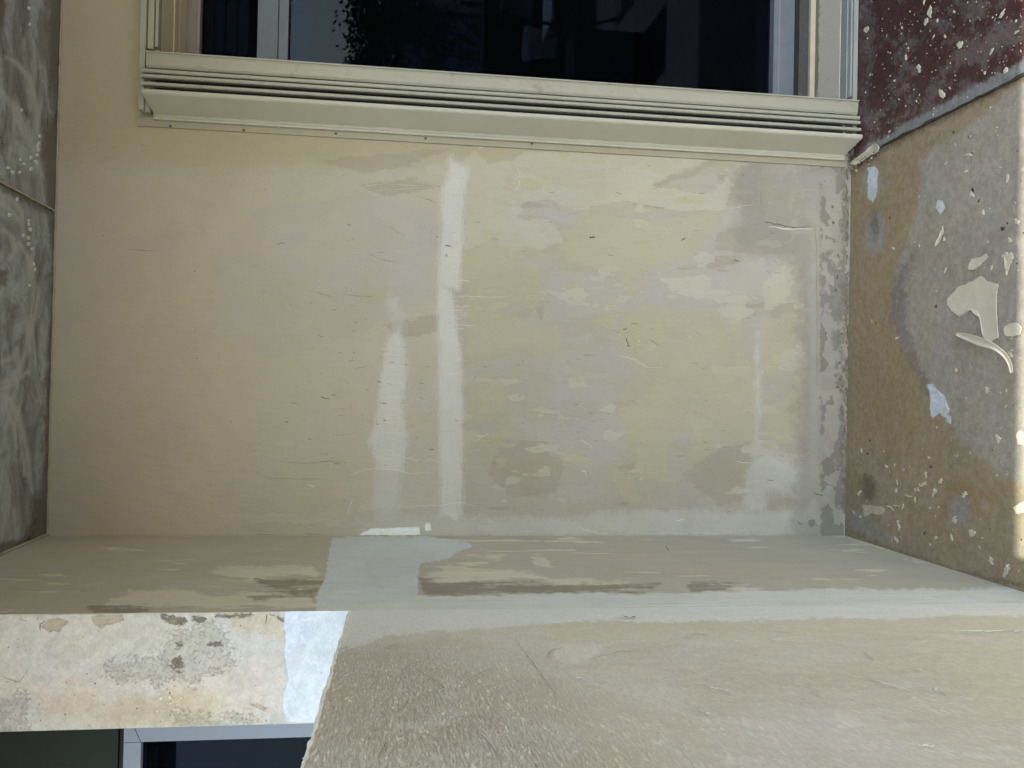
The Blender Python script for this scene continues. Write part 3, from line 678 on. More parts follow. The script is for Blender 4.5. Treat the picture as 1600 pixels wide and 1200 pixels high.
P = [(XJ+.004+R.uniform(-.0008, .0008), y, ZC-.001) for y in np.linspace(1.9, D, 60)]; mb.tube(P, [.0028*R.uniform(.7, 1.2) for _ in P], 6)
mb.build('joint_strip', bead_m, ceil)
# painted caulk bead where ceiling meets wall and pillar
mb = MB()
P = [(x, D-.003, ZC-.002) for x in np.linspace(XS, 3.2, 160)]; mb.tube([(a, b+R.uniform(-.001, .001), c+R.uniform(-.0015, .001)) for a, b, c in P], .0035, 6)
P = [(XS+.002, y, ZC-.003) for y in np.linspace(1.2, D, 90)]; mb.tube([(a+R.uniform(-.001, .001), b, c+R.uniform(-.001, .001)) for a, b, c in P], .006, 6)
mb.build('caulk_bead', simple('painted_caulk', A(140, 134, 116, K), .6, var=.1), ceil)

# ---------- pillar: inner side (dark strip) and front face
def f_strip(U, V):
    white = union(U, V, [[(520,840),(560,838),(668,838),(735,847),(737,853),(712,864),(700,872),(658,880),(652,900),(655,925),(640,940),(560,945),(498,950),(496,925),(508,905),(512,880),(514,860)]], (), 3, (14, 12), 111, 1.5)
    band = union(U, V, [[(494,930),(560,925),(660,930),(800,929),(930,925),(1000,928),(1100,925),(1300,922),(1500,920),(1610,916),(1610,970),(494,970)]], (), 3, (60, 10), 112, 2.5)
    light = union(U, V, [[(326,890),(360,884),(430,884),(490,885),(498,900),(440,898),(400,905),(350,900)], [(160,945),(200,925),(260,917),(300,925),(330,930),(400,922),(480,930),(490,945),(420,948),(300,946),(200,950)],
        [(660,900),(700,885),(760,892),(800,890),(870,906),(960,905),(980,910),(900,918),(820,905),(740,908),(690,914)], [(730,868),(800,866),(780,874)], [(830,868),(850,872),(862,884),(836,884)], [(1100,908),(1150,915),(1200,918),(1160,922),(1110,918)], [(1300,835),(1350,838),(1330,842)], [(1360,848),(1385,846),(1400,852),(1370,858)], [(1410,872),(1470,874),(1440,880)]], (), 5, (50, 5), 113, 3)
    light = np.maximum(light, np.clip(fbm(U/90, V/5, 114, 5)*110-24, -40, 20))
    dk = union(U, V, [[(655,905),(700,910),(800,914),(900,912),(960,915),(1030,912),(1020,922),(900,926),(760,928),(662,930)], [(1080,910),(1120,908),(1150,912),(1130,922),(1080,924)], [(654,868),(675,868),(672,876),(656,876)], [(400,905),(510,903),(505,914),(420,918)], [(380,930),(496,920),(490,932),(400,940)], [(140,950),(240,946),(230,960),(150,962)]], (), 4, (40, 5), 115, 3)
    return dict(white=white, band=band, light=light, dk=dk)
strip_m = plaster('pillar_side_paint', A(152, 146, 131, 1.45), [
    ('light', A(182, 175, 156, 1.4), 9, (90, 26, 8), 2.5, .75, .4), ('dk', A(112, 104, 88, K), 14, (90, 30, 8), 3, .7, -.3),
    ('band', A(192, 191, 185, 1.2), 5, (60, 30, 14), 2.5, .92, .3), ('white', A(184, 186, 184, 1.2), 3, (50, 50, 50), 1.2, 1., .5)],
    var=.05, streak=(60, 60, 5), streak_amp=.04, bump=(60, 60, 25), bump_d=.001, specks=.2, pits=.3, tint=.4)
XE = onY(200, 1138, YP)[0]                       # far side of the pillar front
def f_front(U, V):
    prim = union(U, V, [[(444,955),(560,955),(560,1130),(449,1128),(443,1105),(444,1080),(452,1062),(446,1040),(445,1000)]], (), 3, (30, 14), 121, 1.)
    pink = union(U, V, [[(60,1095),(110,1085),(170,1088),(240,1092),(300,1085),(330,1090),(340,1115),(260,1130),(160,1128),(70,1118)]], (), 10, (40, 16), 122, 6)
    tan = union(U, V, [[(200,1090),(300,1080),(340,1095),(330,1125),(200,1135),(150,1120)], [(355,958),(442,956),(440,1000),(400,990),(365,985)]], (), 8, (30, 14), 123, 5)
    mauve = union(U, V, [[(100,1060),(200,1050),(300,1045),(440,1010),(442,1110),(340,1120),(260,1085),(120,1085),(0,1090),(0,1070)]], (), 14, (50, 20), 124, 8)
    spall = union(U, V, [[(64,978),(74,970),(92,966),(107,970),(102,978),(92,986),(74,985)], [(144,962),(190,962),(192,968),(172,976),(160,980),(146,974)], [(390,1100),(420,1105),(410,1110)]], (), 3, (10, 8), 125, 2)
    grime = union(U, V, [[(253,962),(270,962),(292,964),(290,974),(278,976),(262,972)], [(300,962),(318,964),(322,972),(306,972)], [(276,1004),(284,1004),(284,1015),(277,1014)], [(266,1036),(276,1024),(284,1028),(282,1040),(272,1044),(284,1050),(276,1050)]],
                  [([(340,962),(390,961)], 2), ([(325,1006),(348,1004)], 2), ([(436,966),(442,968)], 3)], 4, (8, 8), 126, 4)
    speckz = np.clip(union(U, V, [[(160,1040),(250,1030),(270,980),(350,980),(360,1040),(300,1060),(180,1060)], [(0,1100),(40,1090),(40,1140),(0,1140)], [(280,1120),(400,1125),(380,1140),(280,1140)]], (), 12, (30, 20), 127, 8), -40, 8)
    return dict(prim=prim, pink=pink, tan=tan, mauve=mauve, spall=spall, grime=grime, speckz=speckz)
front_m = plaster('pillar_front_paint', A(180, 180, 177, 1.2), [
    ('mauve', A(186, 179, 172, 1.2), 22, (16, 16, 16), 16, .8, 0), ('tan', A(170, 162, 142, K), 16, (30, 30, 30), 9, .7, 0), ('pink', A(174, 160, 146, K), 18, (30, 30, 30), 14, .5, 0),
    ('speckz', A(120, 114, 98, K), 34, (170, 170, 170), 3, .17, -.5), ('spall', A(158, 148, 132, K), 5, (90, 90, 90), 1.5, .95, -1.),
    ('grime', A(92, 90, 72, K), 7, (120, 120, 120), 2, .85, -1.), ('prim', A(206, 216, 230, 1.02), 2, (60, 60, 60), .8, 1., .6)],
    var=.04, bump=(90, 90, 90), bump_d=.0016, specks=.4, pits=.6, tint=.6, noise_k=1.6)
mb = MB()
grid(mb, (XS, YP, ZF), (0, D-YP, 0), (0, 0, ZC-ZF), 150, 620, f_strip, 0)
grid(mb, (XE, YP, ZF), (XS-XE, 0, 0), (0, 0, ZC-ZF), 110, 500, f_front, 1, relief=lambda U, V, P: -.0015*fbm(P[:, 2]*25, P[:, 0]*25, 5, 3)*np.minimum(1, (XS-P[:, 0])*60), nrm=(0, 1, 0))
mb.box((XE, YP+.002, ZF), (XS-.002, D+.3, ZC))
for pts, wd, mi in [([(735,851),(800,850)],1.3,2),([(760,862),(850,861)],1.2,2),([(660,872),(690,870),(720,872)],1.2,2),([(895,864),(960,866)],1,2),([(1040,855),(1046,861)],1.5,3),
                    ([(500,932),(515,936),(545,940),(575,938)],2,2),([(530,925),(560,926)],1.5,2),([(650,935),(720,934)],1,2),([(0,963),(200,959),(440,956)],2.2,4),
                    ([(960,948),(1080,946),(1200,944)],1.3,2),([(1505,942),(1540,945),(1600,956)],2,2),([(1380,930),(1420,933)],2,2),([(780,957),(860,958),(930,955)],1.6,2)]:
    ridge(mb, pts, wd, pS, NS, mi, .001, .6)
for pts, wd, mi in [([(417,960),(415,975)],1.5,3),([(5,1058),(30,1066),(45,1045)],1,5),([(420,960),(430,962)],2,5),([(62,985),(63,975),(70,970)],1.2,3)]:
    ridge(mb, pts, wd, (0, YP, 0), NW, mi, .0004)
for k in range(80):
    x, y = R.uniform(0, 440), R.uniform(965, 1135)
    blob(mb, x, y, R.uniform(.5, 1.6), R.uniform(.5, 1.5), (0, YP-.0005, 0), NW, R.choice((3, 5, 5, 2)), .0006, .4, 7)
for k in range(14):      # blistered edge at the foot of the front face
    x = R.uniform(235, 285); y = R.uniform(1088, 1112)
    blob(mb, x, y, R.uniform(1, 4), R.uniform(1, 2.4), (0, YP-.001, 0), NW, 6, .001, .5, 10)
lip_m = simple('corner_lip_paint', A(170, 165, 145, K), .8, var=.1)
pale_c = simple('pale_cream_flakes', A(205, 198, 180, K), .8)
pil = mb.build('pillar', [strip_m, front_m, flat_white, crack_dark, lip_m, crack_soft, pale_c])
setp(pil, 'pale stained pillar below the rear wall, its front partly covered with bright white primer', 'pillar')

# ---------- rough textured side wall (bottom right of the picture)
vp = ray(607, 748); vp = vp/vp[1]                 # direction of the wall in plan
dirw = np.array((vp[0], 1, 0)); dirw[0] = vp[0]
def tw(y): return XS+dirw[0]*(y-YP)
ZT = onX(545, 957, XS)[2]                         # its upper edge
nT = unit((1, -dirw[0], 0)); pT = (XS, YP, 0)
def f_tex(U, V):
    band = union(U, V, [[(530,950),(1610,930),(1610,962),(1500,962),(1400,966),(1300,966),(1200,970),(1080,971),(960,970),(860,974),(720,984),(660,988),(600,994),(570,1008),(545,1014),(520,1020)]], (), 3, (50, 12), 131, 3)
    pale = union(U, V, [[(868,1012),(880,1005),(915,1010),(945,1008),(935,1022),(915,1032),(880,1034),(860,1028)], [(690,1060),(715,1058),(712,1068),(696,1070)], [(690,1080),(710,1078),(712,1090),(694,1092)], [(615,1130),(660,1130),(690,1108),(740,1110),(700,1130),(650,1145),(620,1140)],
        [(1300,1115),(1340,1120),(1350,1135),(1310,1130)]], (), 7, (30, 16), 132, 5)
    tan = union(U, V, [[(1480,1020),(1610,1010),(1610,1110),(1560,1105),(1500,1060)], [(840,975),(1200,975),(1600,968),(1600,985),(1200,990),(900,998),(860,1000)]], (), 14, (60, 16), 133, 6)  # right-hand patch paints in warm bounce from the sunlit floor
    grey = union(U, V, [[(1180,1080),(1300,1100),(1400,1160),(1380,1210),(1180,1210),(1150,1130)], [(1020,1010),(1100,1000),(1120,1040),(1040,1050)]], (), 16, (60, 30), 134, 8)
    rough = np.clip((1000-U)/420+(V-1000)/300, .32, 1.)*np.clip((V-965)/60, .1, 1)+.35*fbm(U/140, V/60, 135, 3)
    return dict(band=band, pale=pale, tan=tan, grey=grey, rough=rough)
s = NT('rough_roller_coat')
col = s.mix(s.smooth(s.noise(4, 5, .65, .7), .4, .62), A(177, 168, 151, 1.38), A(182, 175, 160, 1.38))
def lay(col, at, c, amp, sc, soft, op):
    f = s.smooth(s.math('MULTIPLY_ADD', s.math('SUBTRACT', s.noise(sc, 5, .65, .2), .5), amp*2., s.attr(at)), -soft, soft)
    return s.mix(s.math('MULTIPLY', f, op), col, c), f
col, _ = lay(col, 'tan', A(180, 171, 146, 1.4), 16, 18, 16, .5)
col, _ = lay(col, 'grey', A(178, 174, 166, 1.4), 26, 8, 30, .3)
col, _ = lay(col, 'pale', A(192, 188, 176, 1.4), 8, 40, 5, .6)
col, fb = lay(col, 'band', A(193, 191, 185, 1.38), 5, 60, 2.5, .95)
stip = s.noise((90, 52, 290), 4, .62, .8); stip2 = s.noise((14, 7, 26), 3, .6, .5, (3, 3, 3)); swp = s.noise((20, 9, 46), 5, .7, 1.4, (5, 2, 1))
fine = s.noise(190, 3, .7)
v = s.math('MULTIPLY', s.smooth(stip, .3, .7, .93, 1.07), s.smooth(fine, .25, .75, .94, 1.06))
cb = s.n('ShaderNodeCombineColor'); [s.L(v, cb.inputs[i]) for i in range(3)]
col = s.mix(1., col, cb.outputs[0], 'MULTIPLY')
rgh = s.math('MAXIMUM', s.attr('rough'), 0.)
col = s.mix(s.math('MULTIPLY', s.smooth(stip, .56, .66), s.math('MULTIPLY', rgh, .55)), col, A(208, 200, 176, 1.5))
col = s.mix(s.math('MULTIPLY', s.smooth(stip, .44, .36), s.math('MULTIPLY', rgh, .12)), col, A(160, 151, 130, 1.4))
gl = s.math('MULTIPLY', s.smooth(s.noise((150, 30, 190), 3, .7, .6, (8, 8, 8)), .62, .7), fb)
col = s.mix(s.math('MULTIPLY', gl, .75), col, A(225, 226, 224, 1.2))  # small white glints painted into the filled band
am = s.math('MULTIPLY_ADD', rgh, .6, .4)
h = s.math('MULTIPLY', s.math('ADD', s.math('MULTIPLY', s.smooth(stip, .42, .62), rgh), s.math('MULTIPLY', swp, .5)), am)
h = s.math('ADD', h, s.math('MULTIPLY', stip2, 1.2))
tex_m = s.done(col, .85, h, .0013, 1., .3)
mb = MB(); YN = .30
a0 = np.array((tw(YN), YN, ZF)); 
grid(mb, a0, (XS-tw(YN), YP-YN, 0), (0, 0, ZT-ZF), 300, 420, f_tex, 0, relief=lambda U, V, P: np.minimum(1, (YP-P[:, 1])*40)*(.005*fbm(P[:, 1]*7, P[:, 2]*7, 6, 4)+.0018*fbm(P[:, 1]*45, P[:, 2]*45, 16, 3)), nrm=nT)
# body behind the face
q = np.array(nT)*-.004; th = np.array(nT)*-.13
A0, B0 = a0+q, np.array((XS, YP-.003, ZF))+q
zt = np.array((0, 0, ZT-ZF-.002))
mb.add([A0, B0, B0+th, A0+th, A0+zt, B0+zt, B0+th+zt, A0+th+zt], [(0, 1, 2, 3), (4, 5, 6, 7), (0, 1, 5, 4), (1, 2, 6, 5), (2, 3, 7, 6), (3, 0, 4, 7)], 1)
# ragged lip along the upper edge, its lit look painted near white
P = []; rs = []
for y in np.linspace(YN, YP, 110):
    j = R.gauss(0, 1)
    P.append((tw(y)+.0005, y, ZT-.001+.004*float(fbm(np.array([y*22.]), np.array([3.3]), 4, 3)[0])+.0006*j)); rs.append(.0024*R.uniform(.6, 1.3))
mb.tube(P, rs, 7, 2)
for k in range(22):
    y = R.uniform(.75, YP); c = np.array((tw(y), y, ZT)); r = R.uniform(.0015, .004)
    vs = [c+np.array((R.uniform(-.6, 1), R.uniform(-1.5, 1.5), R.uniform(-1, .6)))*r for _ in range(6)]
    mb.add(vs, [(0, 2, 4), (2, 1, 4), (1, 3, 4), (3, 0, 4), (2, 0, 5), (1, 2, 5), (3, 1, 5), (0, 3, 5)], 2)
for pts, wd, mi in [([(1490,989),(1520,989),(1545,989),(1575,988),(1600,989)],2.2,3),([(744,1146),(760,1158),(772,1172),(784,1198)],2,3),([(1092,1070),(1110,1078),(1130,1082),(1145,1088)],2.5,3),
        ([(1088,1110),(1100,1118),(1115,1122)],2.2,3),([(1352,1056),(1372,1068),(1395,1075),(1425,1084)],2,3),([(1445,1078),(1465,1082),(1480,1090)],2,3),([(1262,1075),(1284,1092)],2,3),
        ([(1348,1022),(1366,1034)],2,3),([(1430,1048),(1440,1050)],2,3),([(1435,1170),(1460,1172)],3,3),([(1378,1118),(1386,1124)],2.5,3),([(885,1056),(910,1066),(938,1076)],1.6,3),
        ([(615,1116),(640,1100),(668,1088),(694,1078),(674,1064),(648,1050)],1.8,4),([(805,1005),(825,1030),(845,1055),(868,1090)],.9,4),([(590,1192),(598,1174),(606,1164)],1.8,4),
        ([(730,1068),(750,1056),(772,1046)],1.5,4),([(906,1034),(940,1030),(965,1022),(1005,1022)],1.7,4),([(854,1030),(860,1020),(880,1014)],1.7,4),([(765,1136),(786,1126)],1.5,4),
        ([(600,1018),(625,1006)],1.4,4),([(1060,1000),(1090,994),(1110,998)],1.4,4),([(974,966),(985,967),(994,965)],3.2,5),([(970,966),(974,964)],3,3),([(530,1017),(545,1014)],1.5,4),([(1200,990),(1240,992)],1.2,4)]:
    ridge(mb, pts, wd, pT, nT, mi, .0012 if mi == 3 else .0004, 1.2, base=.0035)
parap = mb.build('side_wall', [tex_m, tex_m, simple('pale_lip', A(236, 236, 228, 1.), .8, var=.1), flat_white, crack_soft, crack_dark])
setp(parap, 'rough roller textured greige side wall at the bottom, hairline cracked, with a white filled band', 'wall')

# ------------------------------------------------------------------ window with its metal surround
alu = simple('beige_painted_metal', A(152, 152, 138, 1.05), .42, var=.035, sc=9, spec=.5, grime=(A(112, 106, 88, 1), .45))
alu2 = simple('grey_anodised_frame', A(132, 136, 138, 1.0), .38, var=.03, sc=9, spec=.5)
blk = simple('dark_gap', A(34, 33, 34), .8)
jamb_m = simple('cream_reveal_paint', A(178, 168, 140, K), .7, var=.06, sc=8)
win = empty('window', (XW, D, 0))
setp(win, 'sliding window with beige louvred metal surround, dark glass reflecting the sky, above the patched wall', 'window')
ZL = onY(220, 110, D-.05)[2]; ZRR = onY(1351, 190, D-.05)[2]
def xr(y, yy, col_=785): return onY(col_, y, yy)[0]
TOPX = 2.75
yA = D-.055
# side frames
mb = MB(); z0 = onY(218, 60, D-.045)[2]; z1 = onY(228, 60, D-.045)[2]; z2 = onY(240, 60, D-.03)[2]
mb.box((xr(212, D), D-.045, z1+.001), (TOPX, D-.001, z0)); mb.box((xr(120, D), D-.032, z2), (TOPX, D-.001, z1-.001))
mb.box((xr(120, D)+.01, D-.02, op_zl), (TOPX, D+.02, z2-.001))
mb.build('side_frame', alu, win, bevel=.0015)
mb = MB(); w0 = onY(1351, 100, D-.045)[2]; w1 = onY(1333, 100, D-.045)[2]; w2 = onY(1329, 100, D-.03)[2]; w3 = onY(1322, 100, D-.02)[2]
w0 = max(w0, ZF+.008)
mb.box((xr(200, D), D-.045, w0), (TOPX, D-.001, w1-.001)); mb.box((xr(120, D), D-.03, w1), (TOPX, D-.001, w2-.001)); mb.box((xr(120, D), D-.04, w2), (TOPX, D-.001, w2+.006)); mb.box((xr(120, D), D-.022, w2+.007), (TOPX, D+.02, w3))
mb.build('side_frame', simple('grey_painted_metal', A(140, 144, 140, 1.05), .42, var=.04, sc=9, spec=.5, grime=(A(110, 108, 96, K), .3)), win, bevel=.0015)
# rail under the glass
zz0, zz1 = onY(228, 95, yA)[2], onY(1341, 160, yA)[2]
mb = MB()
mb.ext([(xr(117, yA-.008), yA+.03), (xr(117, yA-.008), yA-.006), (xr(119.5, yA-.008), yA-.008), (xr(121, yA), yA-.003), (xr(124, yA), yA-.001), (xr(138, yA), yA+.002), (xr(141.5, yA), yA+.006), (xr(141.5, yA), D-.002)], zz1, zz0)
mb.build('lower_rail', alu, win)
# louvre rods
for i, (ya, yb) in enumerate([(143.4, 149.5), (151.2, 157), (162.8, 168.2)]):
    yd = yA-.012-.004*i; xa, xb = xr(ya, yd), xr(yb, yd); zc0, zc1 = onY(220, 118+6*i, yd)[2], onY(1352, 182+7*i, yd)[2]
    r = (xa-xb)/2; c = (xa+xb)/2
    prof = [(c+r*math.cos(t), yd+r*.9-r*.9*math.sin(t)) for t in np.linspace(0, math.pi, 9)]+[(c-r*.5, yd+.030), (c+r*.6, yd+.030)]
    mb = MB(); mb.ext(prof, max(zc1, ZF+.008), zc0); mb.build('louvre_slat', alu, win)
# hood with its slanted face
yH = yA-.03
p = [(xr(173.6, yH), yH+.012), (xr(174, yH), yH+.002), (xr(176, yH), yH), (xr(179, yH), yH+.001), (xr(181, yH), yH+.004), (xr(210, D-.018), D-.018), (xr(212, D-.02), D-.021), (xr(214, D-.02), D-.019), (xr(215.5, D-.02), D-.022), (xr(218.5, D-.02), D-.02), (xr(219, D-.02), D-.012), (xr(205, D-.01), D-.010), (xr(180, yH+.012), yH+.012)]
zt0, zt1 = onY(221, 148, yH)[2], onY(1351, 200, yH)[2]; zb0, zb1 = onY(240, 184, D-.02)[2], onY(1320, 243, D-.02)[2]
zt1 = max(zt1, ZF+.008)
e0 = [zt0]*5+[zb0]*7+[zt0]; e1 = [zt1]*5+[zb1]*7+[zt1]
mb = MB(); mb.ext(p, 0, 0, 0, e1, e0); mb.build('hood', simple('brightened_hood_paint', A(154, 154, 141, 1.32), .45, var=.035, sc=9), win)  # metal paint brightened in colour to offset the shade on this slanted face
# dark back of the vent, side cheeks, flashing
mb = MB(); mb.box((xr(141, D-.03), D-.012, zb1+.004), (xr(182, D-.02), D-.008, zb0-.0)); mb.build('vent_back', blk, win)
for a, b in ((onY(218, 150, D-.04)[2], onY(233, 170, D-.04)[2]), (onY(1334, 220, D-.03)[2], max(onY(1350, 220, D-.03)[2], ZF+.008))):
    mb = MB(); mb.box((xr(213, D), D-.03, b), (xr(142, D), D-.003, a)); mb.build('end_cheek', alu2 if b < 0 else alu, win, bevel=.001)
mb = MB(); mb.ext([(xr(216.5, D), D-.002), (xr(216.5, D), D-.009), (xr(219, D), D-.0095), (xr(230.5, D), D-.0065), (xr(231, D), D+.001)], max(onY(1318, 248, D)[2], ZF+.01), onY(216, 192, D)[2])
mb.build('flashing', simple('flashing_paint', A(148, 145, 127, 1.1), .5, var=.04, sc=9), win)
for x, y in [(266,197),(381,203),(525,208.5),(665,216),(831,224),(968,230),(1113,236),(1236,242)]:
    c = onY(x, y, D-.0095); mb = MB(); mb.lathe([(0, 0)], (0, 0, 0)) if False else None
    t = [(c[0]+.0042*math.cos(a), c[1], c[2]+.0042*math.sin(a)) for a in np.linspace(0, 2*math.pi, 11)[:-1]]
    t2 = [(c[0]+.0032*math.cos(a), c[1]-.002, c[2]+.0032*math.sin(a)) for a in np.linspace(0, 2*math.pi, 11)[:-1]]
    mb.add(t+t2, [(i, (i+1) % 10, 10+(i+1) % 10, 10+i) for i in range(10)]+[tuple(range(10, 20))])
    mb.box((c[0]-.0006, c[1]-.0024, c[2]-.0028), (c[0]+.0006, c[1]-.0019, c[2]+.0028), 1)
    mb.build('screw', [simple('screw_metal', A(100, 96, 84), .5, .4), blk] if x == 266 else [bpy.data.materials['screw_metal'], blk], win)
# reveal
mb = MB(); mb.box((XW+.03, D+.02, op_zl), (TOPX, G+.03, op_zl+.02)); mb.ext([(XW+.03, D+.16), (TOPX, D+.16), (TOPX, D+.17), (XW+.03, D+.17)], op_zl-.004, op_zl)
mb.box((XW+.03, D+.235, op_zl-.002), (TOPX, G+.02, op_zl-.0005))
mb.build('upper_reveal', jamb_m, win)
mb = MB(); s = NT('threshold_cement'); yy = s.n('ShaderNodeSeparateXYZ'); s.L(s.co, yy.inputs[0])
edge = s.math('MULTIPLY_ADD', s.math('SUBTRACT', s.noise(40, 5, .7), .5), .05, yy.outputs[1])
thr_c = s.smooth(edge, .165, .185)
sp = s.smooth(s.noise(120, 4, .7, .3, (3, 1, 1)), .6, .68)
c = s.mix(thr_c, A(176, 170, 156, K), s.mix(sp, A(108, 106, 98, K), A(160, 156, 146, K))); c = s.mix(s.smooth(s.noise(60, 4, .7), .62, .72, 0., .6), c, A(120, 114, 100, K))
thr = s.done(c, .85, s.noise(90, 4, .65), .002, 1., .3)
mb.box((XW+.03, D+.02, op_zr-.03), (TOPX, G+.03, op_zr)); mb.build('threshold', thr, win)
mb = MB(); mb.box((XW-.02, D+.001, op_zr), (XW+.028, G+.03, op_zl)); mb.build('lower_reveal', jamb_m, win)
# sashes and glass
def zz(px, y=G): return onY(px, 60, y)[2]
mb = MB(); mb.box((XW+.03, G-.03, zz(312, G-.03)), (TOPX, G+.02, op_zl)); mb.box((XW+.03, G-.036, zz(307, G-.03)), (TOPX, G-.0305, zz(304, G-.03))); mb.build('sash_rail', simple('lilac_grey_metal', A(136, 132, 128, .95), .4), win, bevel=.001)
mb = MB(); mb.box((XW+.03, G-.035, zz(450, G-.035)), (TOPX, G+.01, zz(402, G-.035))); mb.box((XW+.03, G-.037, zz(435.5, G-.035)), (TOPX, G-.0355, zz(434, G-.035)), 1); mb.build('sash_rail', [simple('blue_grey_metal', A(92, 102, 114, .9), .35), blk], win)
mb = MB(); mb.box((XW+.03, G-.035, zz(1241, G-.035)), (TOPX, G+.01, zz(1209, G-.035))); mb.box((XW+.03, G-.038, zz(1218, G-.035)), (TOPX, G-.0355, zz(1216.5, G-.035)), 1); mb.build('sash_rail', [simple('steel_grey_metal', A(108, 114, 122, .95), .35), alu2], win)
mb = MB(); mb.box((XW+.03, G-.02, zz(1250, G-.02)), (TOPX, G+.01, zz(1241, G-.02))); mb.build('track', blk, win)
mb = MB(); mb.box((XW+.035, D+.2, op_zr), (TOPX, D+.215, op_zr+.018)); mb.build('track_rail', simple('tan_rail', A(160, 152, 132, K), .5), win)
s = NT('window_glass'); t_ = s.t; out = t_.nodes['Material Output']
fr = s.n('ShaderNodeFresnel'); fr.inputs[0].default_value = 1.5
tp = s.n('ShaderNodeBsdfTransparent'); tp.inputs[0].default_value = (.55, .58, .62, 1)
gl = s.n('ShaderNodeBsdfGlossy'); gl.inputs['Roughness'].default_value = .0; gl.inputs['Color'].default_value = (.15, .19, .26, 1)
mx = s.n('ShaderNodeMixShader'); s.L(fr.outputs[0], mx.inputs[0]); s.L(tp.outputs[0], mx.inputs[1]); s.L(gl.outputs[0], mx.inputs[2]); s.L(mx.outputs[0], out.inputs[0])
glass = s.m; glass2 = glass.copy(); glass2.name = 'dark_window_glass'
for n_ in glass2.node_tree.nodes:
    if n_.type == 'BSDF_GLOSSY': n_.inputs['Color'].default_value = (.06, .085, .12, 1)
mb = MB(); mb.box((XW+.03, G, zz(1209)), (TOPX, G+.004, zz(450))); mb.build('pane', glass, win)
mb = MB(); mb.box((XW+.03, G+.006, zz(402)), (TOPX, G+.010, zz(312))); mb.build('pane', glass, win)
# dark room behind the glass
room = MB(); rm = simple('dark_room_walls', (.012, .014, .018, 1), .9)
room.box((XW-.6, 5.6, ZF), (4.5, 5.7, ZC)); room.box((XW-.7, D+.31, ZF), (XW-.6, 5.7, ZC)); room.box((4.5, D+.31, ZF), (4.6, 5.7, ZC)); room.box((XW-.7, D+.31, ZF-.1), (4.6, 5.7, ZF-.002)); room.box((XW-.7, D+.31, ZC), (4.6, 5.7, ZC+.1))
setp(room.build('dark_room', rm), kind='structure')
bl = empty('roller_blind', (1.5, G+.06, zz(330)), label='navy roller blind let down a hand\'s width at the top left behind the glass', cat='blind')
bm_ = simple('navy_blind', (.02, .028, .045, 1), .6)
for i in range(5):
    za, zb_ = zz(300+i*18, G+.06), zz(317+i*18, G+.06); mb = MB()
    mb.ext([(XW-.1, G+.07), (XW-.1, G+.05), (TOPX+.1, G+.05), (TOPX+.1, G+.07)], zb_, za); mb.build('slat', bm_, bl, bevel=.004)

# ------------------------------------------------------------------ lower window beyond the pillar
YW = YP+.05
w2_ = empty('window', (XE-.1, YW, 0)); setp(w2_, 'small grey framed window below the pillar, at the bottom left corner of the picture', 'window')
frm = simple('blue_grey_frame_paint', A(136, 150, 170, .85), .5, var=.05, sc=12, grime=(A(140, 138, 134, K), .3))
xt_ = XE+.03; zs0, zs1 = onY(193, 1170, YW)[2], onY(220, 1170, YW)[2]; xrail = onY(300, 1157, YW)[0]
mb = MB(); mb.box((xrail, YW, ZF+1.0), (xt_, YW+.05, zs0-.0)); mb.box((xrail-1.0, YW, zs1), (xrail-.001, YW+.05, zs0)); 
c = onY(206, 1150, YW); mb.box((xrail-.0006, YW-.0006, zs1), (xrail+.0004, YW, zs1+.001), 1)
mb.ext([(xrail, YW-.0004), (xt_-.01, YW-.0004), (xt_-.01, YW-.0001), (xrail, YW-.0001)], 0, 0, 1, [zs1, zs0-.004, zs0-.004, zs1], [zs1+.0012, zs0-.0028, zs0-.0028, zs1+.0012])
mb.build('frame', [frm, blk], w2_)
mb = MB(); mb.box((xrail-1.0, YW+.015, ZF+1.0), (xrail-.0025, YW+.019, zs1-.0015)); mb.build('pane', glass2, w2_)
mb = MB(); mb.box((xrail-1.0, YW+.012, zs0+.014), (xt_, YW+.03, ZC)); mb.build('panel', simple('dark_green_panel', A(34, 42, 38, 1.), .5, var=.12, sc=6, spec=.15), w2_)
mb = MB(); mb.box((xrail-1.0, YW+.02, zs0+.001), (xt_, YW+.03, zs0+.013)); mb.box((xrail-1., YW+.005, zs0+.026), (xt_, YW+.0115, zs0+.03)) if False else None; mb.build('gasket', blk, w2_)
mb = MB(); mb.box((XE-.008, YP+.03, zs0+.02), (XE+.01, YW+.012, ZC)); mb.build('shadow_gap', blk, w2_)
mb = MB(); mb.box((xrail-1.1, YW+.6, ZF), (xt_, YW+.62, ZC)); mb.box((xrail-1.1, YW+.06, ZF), (xrail-1.08, YW+.6, ZC)); mb.build('dark_lining', simple('dark_navy_lining', (.012, .016, .028, 1), .8), w2_)
for x in (233, 242):
    mb = MB(); zc_ = onY(x+3, 1180, YW+.1)[2]; mb.box((xrail-1., YW+.1, zc_), (xrail+.1, YW+.11, zc_+.003)); mb.build('inner_bar', simple('dim_bar', (.05, .055, .07, 1), .5) if x == 233 else bpy.data.materials['dim_bar'], w2_)
mb = MB(); mb.box((xrail-1.2, YW+.0, ZF), (xrail-1., YW+.3, ZC)); mb.build('surround', frm, w2_)
# wall under that window
mb = MB(); mb.box((xrail-1.0, YW+.001, ZF), (XE-.001, YW+.2, ZF+1.0)); setp(mb.build('low_wall', front_m), 'plain low wall under the small bottom left window, behind the rough side wall', 'wall')

